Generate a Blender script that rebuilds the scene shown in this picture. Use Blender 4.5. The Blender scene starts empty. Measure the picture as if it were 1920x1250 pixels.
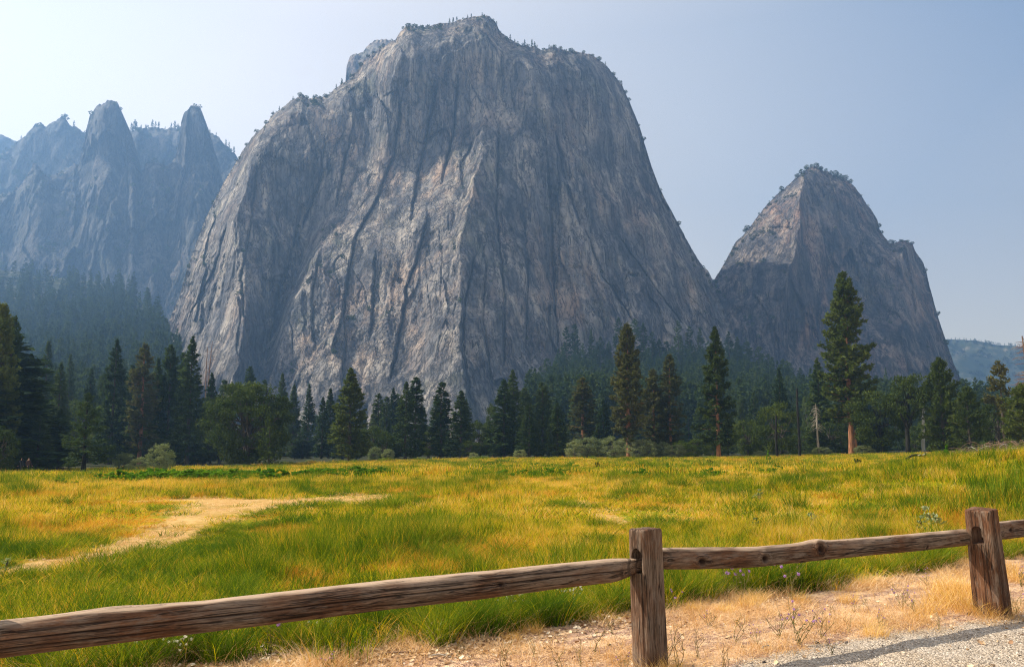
import bpy, math, random
import numpy as np
from mathutils import Vector, Matrix

S = bpy.context.scene
COL = S.collection
R = math.radians

# ------------------------------------------------------------------ camera, sky, sun, exposure
CAMZ = 1.45
TILT = math.atan(213 / 1600)
cam = bpy.data.cameras.new('camera')
cam.lens = 30.0
cam.sensor_width = 36.0
cam.clip_start = 0.05
cam.clip_end = 20000
camo = bpy.data.objects.new('camera', cam)
camo.location = (0, 0, CAMZ)
camo.rotation_euler = (R(90) + TILT, 0, 0)
COL.objects.link(camo)
S.camera = camo

SUN_EL = R(43.5)
SUN_AZ = R(-80)          # clockwise from +Y: the sun stands to the left, a little in front
world = bpy.data.worlds.new('World')
S.world = world
world.use_nodes = True
wn = world.node_tree
sky = wn.nodes.new('ShaderNodeTexSky')
sky.sky_type = 'NISHITA'
sky.sun_disc = False
sky.sun_elevation = SUN_EL
sky.sun_rotation = SUN_AZ % (2 * math.pi)
sky.altitude = 1200
sky.air_density = 1.0
sky.dust_density = 3.0
sky.ozone_density = 1.5
bg = wn.nodes['Background']
# smoke in the air: a pale veil over the sky, brighter towards the sun, warmer low down
SV = (math.sin(SUN_AZ) * math.cos(SUN_EL), math.cos(SUN_AZ) * math.cos(SUN_EL), math.sin(SUN_EL))
tc = wn.nodes.new('ShaderNodeTexCoord')
dt = wn.nodes.new('ShaderNodeVectorMath'); dt.operation = 'DOT_PRODUCT'
dt.inputs[1].default_value = SV
wn.links.new(tc.outputs['Generated'], dt.inputs[0])
vr = wn.nodes.new('ShaderNodeValToRGB')
VEIL = [(0.0, (0.15, 0.3, 0.6)), (0.36, (0.30, 0.40, 0.7)), (0.50, (1.1, 1.6, 2.3)), (0.62, (4.8, 4.5, 4.0)), (0.80, (9.8, 8.2, 6.2)), (1.0, (10, 9.0, 7.2))]
while len(vr.color_ramp.elements) < len(VEIL):
    vr.color_ramp.elements.new(0.5)
for e, (p_, c_) in zip(vr.color_ramp.elements, VEIL):
    e.position = p_; e.color = (*[x / 10 for x in c_], 1)
ma = wn.nodes.new('ShaderNodeMath'); ma.operation = 'MULTIPLY_ADD'
ma.inputs[1].default_value = 0.5; ma.inputs[2].default_value = 0.5
wn.links.new(dt.outputs['Value'], ma.inputs[0]); wn.links.new(ma.outputs[0], vr.inputs[0])
sz = wn.nodes.new('ShaderNodeSeparateXYZ'); wn.links.new(tc.outputs['Generated'], sz.inputs[0])
lo = wn.nodes.new('ShaderNodeValToRGB')
lo.color_ramp.elements[0].position = 0.0; lo.color_ramp.elements[0].color = (1.0, 0.74, 0.36, 1)
lo.color_ramp.elements[1].position = 0.45; lo.color_ramp.elements[1].color = (0, 0, 0, 1)
wn.links.new(sz.outputs['Z'], lo.inputs[0])
a1 = wn.nodes.new('ShaderNodeVectorMath'); a1.operation = 'ADD'
wn.links.new(vr.outputs[0], a1.inputs[0]); wn.links.new(lo.outputs[0], a1.inputs[1])
a2 = wn.nodes.new('ShaderNodeVectorMath'); a2.operation = 'MULTIPLY_ADD'
a2.inputs[1].default_value = (10, 10, 10)
wn.links.new(a1.outputs[0], a2.inputs[0]); wn.links.new(sky.outputs[0], a2.inputs[2])
wn.links.new(a2.outputs[0], bg.inputs[0])
bg.inputs[1].default_value = 0.052

sl = bpy.data.lights.new('sun', 'SUN')
sl.energy = 5.0
sl.angle = R(0.6)
sl.color = (1.0, 0.90, 0.74)
so = bpy.data.objects.new('sun', sl)
sv = Vector((math.sin(SUN_AZ) * math.cos(SUN_EL), math.cos(SUN_AZ) * math.cos(SUN_EL), math.sin(SUN_EL)))
so.rotation_euler = sv.to_track_quat('Z', 'Y').to_euler()
so.location = (-50, 10, 60)
COL.objects.link(so)

S.view_settings.view_transform = 'Standard'
S.view_settings.look = 'None'
S.view_settings.gamma = 1.0
S.view_settings.use_curve_mapping = False
S.view_settings.exposure = 0.98
S.render.engine = 'CYCLES'
S.cycles.max_bounces = 6
S.cycles.volume_bounces = 1
S.cycles.transparent_max_bounces = 6
S.cycles.filter_width = 1.15
S.cycles.use_denoising = True
S.cycles.denoising_prefilter = 'NONE'
try:
    S.cycles.denoiser = 'OPENIMAGEDENOISE'
except Exception:
    pass

# ------------------------------------------------------------------ helpers
CT, ST = math.cos(TILT), math.sin(TILT)


def at(px, py, Y):
    """the point at distance Y seen where the photograph has pixel (px, py)"""
    px = np.asarray(px, float); py = np.asarray(py, float)
    up = (625 - py) / 1600
    yc = CT - up * ST
    zc = ST + up * CT
    return (px - 960) / 1600 / yc * Y, Y + 0 * px, CAMZ + zc / yc * Y


def ground_px(px, py):
    up = (625 - py) / 1600
    yc = CT - up * ST
    zc = ST + up * CT
    k = -CAMZ / zc
    return (px - 960) / 1600 * k, yc * k


def sstep(a, b, x):
    t = np.clip((np.asarray(x, float) - a) / (b - a), 0, 1)
    return t * t * (3 - 2 * t)


def _hash(ix, iy, iz, seed):
    h = (ix.astype(np.int64) * 374761393 + iy.astype(np.int64) * 668265263 + iz.astype(np.int64) * 2147483647 + seed * 974634777) & 0xffffffff
    h = ((h ^ (h >> 13)) * 1274126177) & 0xffffffff
    h = (h ^ (h >> 16)) & 0xffffffff
    return h


_G = np.array([(1, 1, 0), (-1, 1, 0), (1, -1, 0), (-1, -1, 0), (1, 0, 1), (-1, 0, 1), (1, 0, -1), (-1, 0, -1),
               (0, 1, 1), (0, -1, 1), (0, 1, -1), (0, -1, -1), (1, 1, 0), (-1, 1, 0), (0, -1, 1), (0, -1, -1)], float)


def pn(x, y, z, seed=0):
    x, y, z = np.broadcast_arrays(np.asarray(x, float), np.asarray(y, float), np.asarray(z, float))
    x0, y0, z0 = np.floor(x), np.floor(y), np.floor(z)
    fx, fy, fz = x - x0, y - y0, z - z0
    u = fx ** 3 * (fx * (fx * 6 - 15) + 10); v = fy ** 3 * (fy * (fy * 6 - 15) + 10); w = fz ** 3 * (fz * (fz * 6 - 15) + 10)
    r = 0
    for i in (0, 1):
        for j in (0, 1):
            for k in (0, 1):
                g = _G[_hash(x0 + i, y0 + j, z0 + k, seed) & 15]
                d = g[..., 0] * (fx - i) + g[..., 1] * (fy - j) + g[..., 2] * (fz - k)
                r = r + d * (u if i else 1 - u) * (v if j else 1 - v) * (w if k else 1 - w)
    return r


def fbm(x, y, z, o=4, seed=0, g=0.5):
    a, r = 1.0, 0
    for i in range(o):
        r = r + a * pn(x, y, z, seed + i * 17)
        x, y, z = np.asarray(x) * 2.03, np.asarray(y) * 2.03, np.asarray(z) * 2.03
        a *= g
    return r


def tag(o, label=None, cat=None, group=None, kind=None):
    if label: o['label'] = label
    if cat: o['category'] = cat
    if group: o['group'] = group
    if kind: o['kind'] = kind
    return o


def mesh_np(name, verts, faces, mats=None, smooth=False, attrs=None):
    """faces: (n,3) or (n,4) array, or list of such arrays"""
    me = bpy.data.meshes.new(name)
    verts = np.asarray(verts, np.float32)
    fl = faces if isinstance(faces, list) else [faces]
    fl = [np.asarray(f, np.int32) for f in fl if len(f)]
    me.vertices.add(len(verts))
    me.vertices.foreach_set('co', verts.ravel())
    tot = np.concatenate([np.full(len(f), f.shape[1], np.int32) for f in fl])
    idx = np.concatenate([f.ravel() for f in fl])
    me.loops.add(len(idx))
    me.loops.foreach_set('vertex_index', idx)
    me.polygons.add(len(tot))
    st = np.concatenate([[0], np.cumsum(tot)[:-1]]).astype(np.int32)
    me.polygons.foreach_set('loop_start', st)
    me.polygons.foreach_set('loop_total', tot)
    if smooth:
        me.polygons.foreach_set('use_smooth', np.ones(len(tot), bool))
    me.update(calc_edges=True)
    for k, v in (attrs or {}).items():
        a = me.attributes.new(k, 'FLOAT', 'POINT')
        a.data.foreach_set('value', np.asarray(v, np.float32).ravel())
    for m in (mats or []):
        me.materials.append(m)
    return me


def obj(name, me, parent=None, loc=None, rot=None, scale=None):
    o = bpy.data.objects.new(name, me)
    COL.objects.link(o)
    if parent: o.parent = parent
    if loc is not None: o.location = loc
    if rot is not None: o.rotation_euler = rot
    if scale is not None: o.scale = scale
    return o


def empty(name, loc=(0, 0, 0), rz=0):
    o = bpy.data.objects.new(name, None)
    o.empty_display_size = 0.5
    COL.objects.link(o)
    o.location = loc
    o.rotation_euler = (0, 0, rz)
    return o


# ------------------------------------------------------------------ node helpers
class NT:
    def __init__(self, name):
        self.m = bpy.data.materials.new(name)
        self.m.use_nodes = True
        self.t = self.m.node_tree
        self.t.nodes.clear()
        self.out = self.t.nodes.new('ShaderNodeOutputMaterial')

    def n(self, ty, **kw):
        nd = self.t.nodes.new(ty)
        for k, v in kw.items():
            if k.startswith('i_'):
                key = k[2:]
                nd.inputs[int(key) if key.isdigit() else key.replace('_', ' ')].default_value = v
            else:
                setattr(nd, k, v)
        return nd

    def l(self, a, b):
        self.t.links.new(a, b)

    def pos(self, sc=(1, 1, 1), src='POS', rot=(0, 0, 0)):
        if src == 'POS':
            g = self.n('ShaderNodeNewGeometry').outputs['Position']
        else:
            g = self.n('ShaderNodeTexCoord').outputs['Object']
        mp = self.n('ShaderNodeMapping')
        mp.inputs['Scale'].default_value = sc
        mp.inputs['Rotation'].default_value = rot
        self.l(g, mp.inputs['Vector'])
        return mp.outputs[0]

    def noise(self, vec, scale=1, detail=4, rough=0.55, dist=0.0):
        nd = self.n('ShaderNodeTexNoise')
        nd.inputs['Scale'].default_value = scale
        nd.inputs['Detail'].default_value = detail
        nd.inputs['Roughness'].default_value = rough
        nd.inputs['Distortion'].default_value = dist
        self.l(vec, nd.inputs['Vector'])
        return nd.outputs['Fac']

    def ramp(self, fac, stops, interp='LINEAR'):
        nd = self.n('ShaderNodeValToRGB')
        cr = nd.color_ramp
        cr.interpolation = interp
        while len(cr.elements) < len(stops):
            cr.elements.new(0.5)
        for e, (p, c) in zip(cr.elements, stops):
            e.position = p
            e.color = (*c, 1) if len(c) == 3 else c
        self.l(fac, nd.inputs[0])
        return nd.outputs[0]

    def bw(self, fac, a, b, inv=False):
        return self.ramp(fac, [(a, (1, 1, 1) if inv else (0, 0, 0)), (b, (0, 0, 0) if inv else (1, 1, 1))])

    def mix(self, fac, a, b, mode='MIX'):
        nd = self.n('ShaderNodeMix', data_type='RGBA', blend_type=mode)
        for s, v in ((nd.inputs[0], fac), (nd.inputs[6], a), (nd.inputs[7], b)):
            if hasattr(v, 'is_output') or isinstance(v, bpy.types.NodeSocket):
                self.l(v, s)
            elif isinstance(v, (int, float)):
                s.default_value = v
            else:
                s.default_value = (*v, 1)
        return nd.outputs[2]

    def math(self, op, a, b=None):
        nd = self.n('ShaderNodeMath', operation=op)
        for s, v in ((nd.inputs[0], a), (nd.inputs[1], b)):
            if v is None: continue
            if isinstance(v, bpy.types.NodeSocket): self.l(v, s)
            else: s.default_value = v
        return nd.outputs[0]

    def attr(self, name):
        return self.n('ShaderNodeAttribute', attribute_name=name).outputs['Fac']

    def rnd(self):
        return self.n('ShaderNodeObjectInfo').outputs['Random']

    def finish(self, color, rough=0.9, spec=0.2, bump=None, bstr=0.5, bdist=0.1, transl=0.0, tcol=None):
        p = self.n('ShaderNodeBsdfPrincipled')
        if isinstance(color, bpy.types.NodeSocket): self.l(color, p.inputs['Base Color'])
        else: p.inputs['Base Color'].default_value = (*color, 1)
        if isinstance(rough, bpy.types.NodeSocket): self.l(rough, p.inputs['Roughness'])
        else: p.inputs['Roughness'].default_value = rough
        p.inputs['Specular IOR Level'].default_value = spec
        if bump is not None:
            b = self.n('ShaderNodeBump')
            b.inputs['Strength'].default_value = bstr
            b.inputs['Distance'].default_value = bdist
            self.l(bump, b.inputs['Height'])
            self.l(b.outputs[0], p.inputs['Normal'])
        sh = p.outputs[0]
        if transl > 0:
            t = self.n('ShaderNodeBsdfTranslucent')
            c = tcol if tcol is not None else color
            if isinstance(c, bpy.types.NodeSocket): self.l(c, t.inputs[0])
            else: t.inputs[0].default_value = (*c, 1)
            mx = self.n('ShaderNodeMixShader')
            mx.inputs[0].default_value = transl
            self.l(p.outputs[0], mx.inputs[1]); self.l(t.outputs[0], mx.inputs[2])
            sh = mx.outputs[0]
        self.l(sh, self.out.inputs['Surface'])
        return self.m


# ------------------------------------------------------------------ materials
def granite(name, dark=(0.075, 0.078, 0.090), mid=(0.175, 0.168, 0.166), light=(0.44, 0.39, 0.33), warm=(0.46, 0.29, 0.18), scale=1.0):
    t = NT(name)
    v = t.pos((1, 1, 1))
    vs = t.pos((1, 1, 0.16))
    vss = t.pos((1, 1, 0.045))
    n1 = t.noise(v, 0.012 * scale, 6, 0.6)
    n2 = t.noise(vs, 0.05 * scale, 7, 0.65, 0.4)
    n3 = t.noise(vss, 0.16 * scale, 5, 0.65)
    n4 = t.noise(v, 0.33 * scale, 5, 0.7)
    c = t.ramp(n2, [(0.34, dark), (0.48, mid), (0.64, light)])
    wmask = t.math('MULTIPLY', t.math('MULTIPLY', t.bw(n1, 0.44, 0.66), t.bw(t.noise(vs, 0.06 * scale, 6, 0.7), 0.44, 0.64)), 0.75)
    c = t.mix(wmask, c, warm)
    streak = t.bw(n3, 0.46, 0.60)
    streak = t.math('MULTIPLY', streak, t.bw(t.noise(v, 0.010, 3, 0.5), 0.38, 0.56))
    c = t.mix(t.math('MULTIPLY', streak, 0.8), c, tuple(x * 0.55 for x in dark))
    lich = t.math('MULTIPLY', t.bw(t.noise(v, 0.02, 5, 0.7), 0.56, 0.70), 0.45)
    c = t.mix(lich, c, (0.17, 0.18, 0.11))
    c = t.mix(t.bw(n4, 0.35, 0.75), t.mix(1.0, c, (0.80, 0.80, 0.82), 'MULTIPLY'), t.mix(1.0, c, (1.16, 1.155, 1.14), 'MULTIPLY'))
    vor = t.n('ShaderNodeTexVoronoi', feature='DISTANCE_TO_EDGE')
    vor.inputs['Scale'].default_value = 0.045
    wv = t.n('ShaderNodeVectorMath', operation='ADD')
    t.l(t.pos((1, 1, 0.30), rot=(0, R(10), 0)), wv.inputs[0])
    nn = t.n('ShaderNodeTexNoise'); nn.inputs['Scale'].default_value = 0.07; nn.inputs['Detail'].default_value = 5
    t.l(v, nn.inputs['Vector'])
    sc = t.n('ShaderNodeVectorMath', operation='SCALE'); sc.inputs['Scale'].default_value = 34
    t.l(nn.outputs['Color'], sc.inputs[0]); t.l(sc.outputs[0], wv.inputs[1])
    t.l(wv.outputs[0], vor.inputs['Vector'])
    crack = t.bw(vor.outputs['Distance'], 0.0, 0.035, inv=True)
    c = t.mix(t.math('MULTIPLY', crack, 0.30), c, tuple(x * 0.5 for x in dark))
    for (vv, sc_, w_, st_) in ((t.pos((1, 1, 0.07)), 0.055, 0.008, 0.75), (t.pos((1, 1, 0.10), rot=(0, R(9), 0)), 0.13, 0.010, 0.6), (t.pos((1, 1, 0.5), rot=(0, R(-28), 0)), 0.06, 0.007, 0.5)):
        q = t.math('ABSOLUTE', t.math('SUBTRACT', t.noise(vv, sc_, 4, 0.55, 0.3), 0.5))
        q = t.bw(q, w_ * 0.3, w_ * 1.6, inv=True)
        c = t.mix(t.math('MULTIPLY', q, st_), c, tuple(x * 0.35 for x in dark))
        crack = t.math('MAXIMUM', crack, q)
    h = t.math('ADD', t.math('MULTIPLY', n4, 2.4), t.math('MULTIPLY', crack, -2.0))
    h = t.math('ADD', h, t.math('MULTIPLY', t.noise(vs, 0.22, 6, 0.7), 2.5))
    return t.finish(c, 0.92, 0.15, h, 0.75, 1.2)


M_ROCK = granite('granite', warm=(0.54, 0.37, 0.25))
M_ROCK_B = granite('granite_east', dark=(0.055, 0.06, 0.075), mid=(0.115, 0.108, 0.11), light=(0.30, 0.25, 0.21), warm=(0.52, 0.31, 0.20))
M_ROCK_FAR = granite('granite_far', dark=(0.03, 0.034, 0.03), mid=(0.085, 0.085, 0.08), light=(0.17, 0.16, 0.15), warm=(0.2, 0.15, 0.11), scale=0.8)


def foliage(name, a, b, c3, transl=0.25, sc=0.15):
    t = NT(name)
    n = t.noise(t.pos(), sc, 3, 0.6)
    n2 = t.noise(t.pos(), 1.3, 2, 0.6)
    f = t.math('ADD', t.math('MULTIPLY', n, 0.45), t.math('ADD', t.math('MULTIPLY', n2, 0.35), t.math('MULTIPLY', t.rnd(), 0.2)))
    c = t.ramp(f, [(0.34, a), (0.50, b), (0.66, c3)])
    return t.finish(c, 0.85, 0.08, transl=transl, tcol=t.mix(1.0, c, (1.3, 1.5, 0.7), 'MULTIPLY'))


M_PINE = foliage('needles', (0.030, 0.046, 0.012), (0.062, 0.084, 0.020), (0.115, 0.130, 0.030))
M_PINE_B = foliage('needles_brown', (0.05, 0.055, 0.022), (0.085, 0.085, 0.03), (0.14, 0.12, 0.045))
M_FIR = foliage('fir_needles', (0.024, 0.042, 0.016), (0.044, 0.070, 0.023), (0.078, 0.104, 0.032), 0.22)
M_OAK = foliage('oak_leaves', (0.024, 0.038, 0.009), (0.050, 0.070, 0.014), (0.095, 0.115, 0.022), 0.25)
M_OAKL = foliage('light_leaves', (0.07, 0.11, 0.02), (0.12, 0.16, 0.03), (0.18, 0.22, 0.05), 0.35)
M_WIL = foliage('willow_leaves', (0.10, 0.12, 0.06), (0.16, 0.18, 0.09), (0.24, 0.25, 0.13), 0.3)
M_BRK = foliage('bracken_leaves', (0.035, 0.10, 0.006), (0.075, 0.17, 0.010), (0.15, 0.25, 0.015), 0.4)
M_GRYW = foliage('mullein_leaves', (0.10, 0.14, 0.05), (0.19, 0.23, 0.10), (0.36, 0.37, 0.22), 0.2)


def bark(name, a, b, sc=1.0):
    t = NT(name)
    v = t.pos((1, 1, 0.2), 'OBJ')
    n = t.noise(v, 3.5 * sc, 5, 0.7)
    c = t.ramp(n, [(0.35, a), (0.65, b)])
    return t.finish(c, 0.95, 0.1, n, 0.8, 0.08)


M_BARK = bark('bark_grey', (0.04, 0.033, 0.028), (0.12, 0.10, 0.08))
M_BARKR = bark('bark_red', (0.10, 0.045, 0.025), (0.42, 0.20, 0.11))
M_CHAR = bark('charred_wood', (0.006, 0.006, 0.006), (0.03, 0.028, 0.026))
M_SNAG = bark('weathered_wood', (0.22, 0.19, 0.16), (0.50, 0.46, 0.40))
M_SNAGD = bark('greyed_wood', (0.13, 0.11, 0.09), (0.34, 0.30, 0.25))
M_PALE = bark('pale_bark', (0.38, 0.36, 0.32), (0.65, 0.63, 0.58))
M_TWIG = bark('dry_twigs', (0.10, 0.06, 0.045), (0.26, 0.17, 0.13))


def grass_color(t, tip):
    """meadow colour by place: the same field drives the ground and the blades"""
    v = t.pos((1, 0.55, 1))
    n1 = t.noise(v, 0.10, 4, 0.6, 0.5)
    n2 = t.noise(v, 1.1, 4, 0.72)
    n3 = t.noise(v, 4.0, 2, 0.6)
    f = t.math('ADD', t.math('MULTIPLY', n1, 0.4), t.math('MULTIPLY', n2, 0.6))
    f = t.math('ADD', f, t.math('MULTIPLY', t.math('SUBTRACT', n3, 0.5), 0.25))
    f = t.math('ADD', f, t.math('MULTIPLY', t.math('SUBTRACT', t.rnd(), 0.5), 0.12))
    if tip: f = t.math('ADD', f, t.math('MULTIPLY', t.math('SUBTRACT', t.attr('rv'), 0.5), 0.26))
    return f


def grass_mat(name, stops, transl=0.45, shift=0.0, tipcol=None, base=(0.55, 0.5, 0.4)):
    t = NT(name)
    f = grass_color(t, 1)
    f = t.math('ADD', f, shift)
    c = t.ramp(f, stops)
    tp = t.attr('tip')
    if tipcol:
        c = t.mix(t.math('MULTIPLY', t.bw(tp, 0.35, 1.0), 0.75), c, tipcol)
    return t.finish(c, 0.85, 0.06, transl=transl, tcol=t.mix(1.0, c, (1.25, 1.15, 0.6), 'MULTIPLY'))


MEADOW = [(0.385, (0.040, 0.10, 0.003)), (0.435, (0.14, 0.23, 0.005)), (0.48, (0.34, 0.39, 0.006)), (0.53, (0.55, 0.46, 0.010)), (0.575, (0.58, 0.29, 0.015)), (0.62, (0.68, 0.44, 0.10))]
M_G1 = grass_mat('meadow_grass', MEADOW, shift=-0.025)
M_G2 = grass_mat('meadow_grass_golden', MEADOW, shift=0.05, tipcol=(0.60, 0.41, 0.04))
M_G3 = grass_mat('rush_green', [(0.35, (0.045, 0.10, 0.006)), (0.50, (0.10, 0.17, 0.010)), (0.65, (0.24, 0.27, 0.015))], 0.35)
M_RUST = grass_mat('rust_grass', [(0.38, (0.34, 0.17, 0.015)), (0.50, (0.52, 0.24, 0.025)), (0.62, (0.62, 0.34, 0.06))], 0.4)
M_STRAW = grass_mat('straw', [(0.35, (0.50, 0.29, 0.13)), (0.50, (0.70, 0.46, 0.23)), (0.65, (0.82, 0.62, 0.40))], 0.25)
M_STRAWG = grass_mat('straw_golden', [(0.35, (0.56, 0.33, 0.09)), (0.50, (0.74, 0.49, 0.16)), (0.65, (0.82, 0.62, 0.27))], 0.35)


def ground_mat():
    t = NT('earth')
    f = grass_color(t, 0)
    meadow = t.mix(1.0, t.ramp(f, MEADOW), (0.62, 0.62, 0.62), 'MULTIPLY')
    # verge: matted straw over brown-mauve soil, streaked along the fence
    a = R(-36)
    vst = t.pos((1, 1, 1), rot=(0, 0, a))
    mp = t.n('ShaderNodeMapping'); mp.inputs['Scale'].default_value = (0.9, 4.2, 1)
    t.l(vst, mp.inputs[0])
    st = t.noise(mp.outputs[0], 1.5, 6, 0.65, 0.6)
    fine = t.noise(t.pos(), 26, 5, 0.75)
    med = t.noise(t.pos(), 6, 4, 0.7)
    soil = t.ramp(fine, [(0.3, (0.17, 0.095, 0.065)), (0.5, (0.38, 0.23, 0.155)), (0.7, (0.58, 0.40, 0.29))])
    strw = t.ramp(med, [(0.3, (0.46, 0.27, 0.14)), (0.5, (0.64, 0.42, 0.25)), (0.7, (0.76, 0.57, 0.38))])
    k = t.math('ADD', st, t.math('MULTIPLY', t.math('SUBTRACT', fine, 0.5), 0.45))
    verge = t.mix(t.bw(k, 0.46, 0.55), soil, strw)
    # trodden path: pale flattened straw
    path = t.ramp(t.math('ADD', t.math('MULTIPLY', med, 0.5), t.math('MULTIPLY', t.noise(t.pos((1, .5, 1)), 1.2, 4, 0.6), 0.5)),
                  [(0.38, (0.24, 0.19, 0.035)), (0.48, (0.50, 0.31, 0.09)), (0.62, (0.66, 0.44, 0.19))])
    # gravel: crushed granite
    vor = t.n('ShaderNodeTexVoronoi'); vor.inputs['Scale'].default_value = 75
    t.l(t.pos(), vor.inputs['Vector'])
    sp = t.n('ShaderNodeSeparateColor'); t.l(vor.outputs['Color'], sp.inputs[0])
    gravel = t.ramp(sp.outputs[0], [(0.0, (0.20, 0.17, 0.15)), (0.18, (0.33, 0.27, 0.205)), (0.55, (0.48, 0.40, 0.31)), (1.0, (0.66, 0.57, 0.47))])
    gravel = t.mix(t.bw(t.noise(t.pos(), 1.3, 5, 0.65), 0.45, 0.70), gravel, t.mix(1.0, gravel, (0.80, 0.72, 0.62), 'MULTIPLY'))
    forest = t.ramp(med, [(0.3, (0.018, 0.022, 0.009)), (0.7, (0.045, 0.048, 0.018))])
    c = t.mix(t.attr('verge'), meadow, verge)
    c = t.mix(t.bw(t.math('ADD', t.attr('path'), t.math('MULTIPLY', t.math('SUBTRACT', med, 0.5), 1.1)), 0.3, 0.7), c, path)
    gm = t.math('ADD', t.attr('gravel'), t.math('MULTIPLY', t.math('SUBTRACT', med, 0.5), 0.9))
    c = t.mix(t.bw(gm, 0.42, 0.58), c, gravel)
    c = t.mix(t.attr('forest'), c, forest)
    h = t.math('ADD', t.math('MULTIPLY', vor.outputs['Distance'], -0.7), t.math('ADD', t.math('MULTIPLY', fine, 1.0), t.math('MULTIPLY', med, 1.2)))
    return t.finish(c, 0.95, 0.1, h, 0.9, 0.02)


M_GROUND = ground_mat()


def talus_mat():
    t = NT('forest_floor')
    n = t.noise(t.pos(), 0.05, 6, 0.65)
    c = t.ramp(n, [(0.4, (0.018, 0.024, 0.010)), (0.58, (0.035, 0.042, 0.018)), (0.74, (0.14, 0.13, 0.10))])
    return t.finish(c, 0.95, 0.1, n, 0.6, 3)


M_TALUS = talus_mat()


def farhill_mat():
    t = NT('wooded_hillside')
    n = t.noise(t.pos(), 0.02, 6, 0.7)
    c = t.ramp(n, [(0.45, (0.03, 0.045, 0.025)), (0.58, (0.08, 0.09, 0.05)), (0.75, (0.34, 0.26, 0.19))])
    return t.finish(c, 0.95, 0.1)


M_FARHILL = farhill_mat()


def wood_mat(name, axis, warm=0.0):
    """weathered fence timber, grain along the object's local x (rail) or z (post)"""
    t = NT(name)
    sc = (0.35, 6, 6) if axis == 'x' else (6, 6, 0.35)
    scf = (3.2, 55, 55) if axis == 'x' else (55, 55, 3.2)
    scc = (0.5, 14, 14) if axis == 'x' else (14, 14, 0.5)
    n1 = t.noise(t.pos(sc, 'OBJ'), 2.0, 5, 0.6, 0.3)
    n2 = t.noise(t.pos(scf, 'OBJ'), 2.0, 6, 0.8)
    n3 = t.noise(t.pos((1, 1, 1), 'OBJ'), 2.2, 4, 0.6)
    cr = t.noise(t.pos(scc, 'OBJ'), 1.6, 3, 0.5, 0.2)
    g = t.math('ADD', t.math('MULTIPLY', n1, 0.45), t.math('MULTIPLY', n2, 0.55))
    grey = t.ramp(g, [(0.36, (0.024, 0.014, 0.009)), (0.47, (0.10, 0.064, 0.042)), (0.58, (0.24, 0.168, 0.12)), (0.70, (0.40, 0.30, 0.22))])
    brn = t.ramp(g, [(0.36, (0.030, 0.013, 0.007)), (0.5, (0.115, 0.052, 0.026)), (0.66, (0.27, 0.135, 0.072))])
    c = t.mix(t.bw(n3, 0.45 - warm, 0.62 - warm), grey, brn)
    d = t.math('ABSOLUTE', t.math('SUBTRACT', cr, 0.5))
    crk = t.bw(d, 0.004, 0.012, inv=True)
    cr2 = t.bw(t.math('ABSOLUTE', t.math('SUBTRACT', t.noise(t.pos((1.2, 34, 34) if axis == 'x' else (34, 34, 1.2), 'OBJ'), 1.7, 3, 0.5), 0.5)), 0.003, 0.016, inv=True)
    c = t.mix(t.math('MULTIPLY', cr2, 0.85), c, (0.02, 0.014, 0.01))
    c = t.mix(t.bw(t.noise(t.pos((2, 9, 9) if axis == 'x' else (9, 9, 2), 'OBJ'), 2.0, 5, 0.7), 0.52, 0.68), c, t.mix(n2, (0.08, 0.055, 0.04), (0.30, 0.225, 0.17)))
    c = t.mix(t.math('MULTIPLY', crk, 0.8), c, (0.02, 0.014, 0.01))
    c = t.mix(t.attr('hole'), c, (0.025, 0.012, 0.008))
    c = t.mix(t.attr('tan'), c, t.mix(n2, (0.17, 0.11, 0.075), (0.68, 0.50, 0.35)))  # rail tops: frayed pale wood and a sunlit highlight put into the colour
    # growth rings on the hewn tapers
    wv = t.n('ShaderNodeTexWave', wave_type='RINGS', rings_direction='X' if axis == 'z' else 'Z')
    wv.inputs['Scale'].default_value = 21
    wv.inputs['Distortion'].default_value = 2.5
    t.l(t.pos((1, 1, 1), 'OBJ'), wv.inputs['Vector'])
    ring = t.bw(t.attr('ringd'), 0.0, 1.0)
    sn = t.math('SINE', t.math('ADD', t.math('MULTIPLY', t.attr('ringd'), 150.0), t.math('MULTIPLY', n3, 5.0)))
    rm = t.math('MULTIPLY', t.attr('ring'), t.bw(sn, 0.15, 0.75))
    c = t.mix(t.math('MULTIPLY', rm, 0.6), c, (0.045, 0.03, 0.022))
    h = t.math('ADD', t.math('MULTIPLY', n2, 0.6), t.math('MULTIPLY', crk, -1.5))
    h = t.math('ADD', h, t.math('MULTIPLY', rm, -0.5))
    return t.finish(c, 0.85, 0.15, h, 1.0, 0.008)


M_RAIL = wood_mat('fence_rail_wood', 'x')
M_POST = wood_mat('fence_post_wood', 'z', 0.03)
M_POSTR = wood_mat('fence_post_wood_red', 'z', 0.16)

# ------------------------------------------------------------------ ground
_E = ([-0.9, -0.6, -0.33, -0.2, 0.0, 0.28, 0.38, 0.52, 0.9], [-1.70, -1.63, -1.56, -1.05, -0.65, -0.52, -0.12, 0.35, 0.5])
_vb = sorted([(-9, 5.0), (-5, 5.1), (14, 17.5)] + [tuple(float(q) for q in ground_px(a, b)) for a, b in ((-60, 1262), (300, 1262), (560, 1232), (700, 1205), (830, 1196), (1000, 1168), (1180, 1142), (1400, 1118), (1700, 1074), (1900, 1036))])
_gb = sorted([(-9, -2), (-3, 2.2), (14, 15.2)] + [tuple(float(q) for q in ground_px(a, b)) for a, b in ((1330, 1262), (1400, 1240), (1500, 1214), (1600, 1196), (1700, 1182), (1800, 1168), (1890, 1154), (1990, 1128))])
def _pp(L):
    return [(float(ground_px(a, b)[0]), float(ground_px(a, b)[1]), w) for a, b, w in L]


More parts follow.
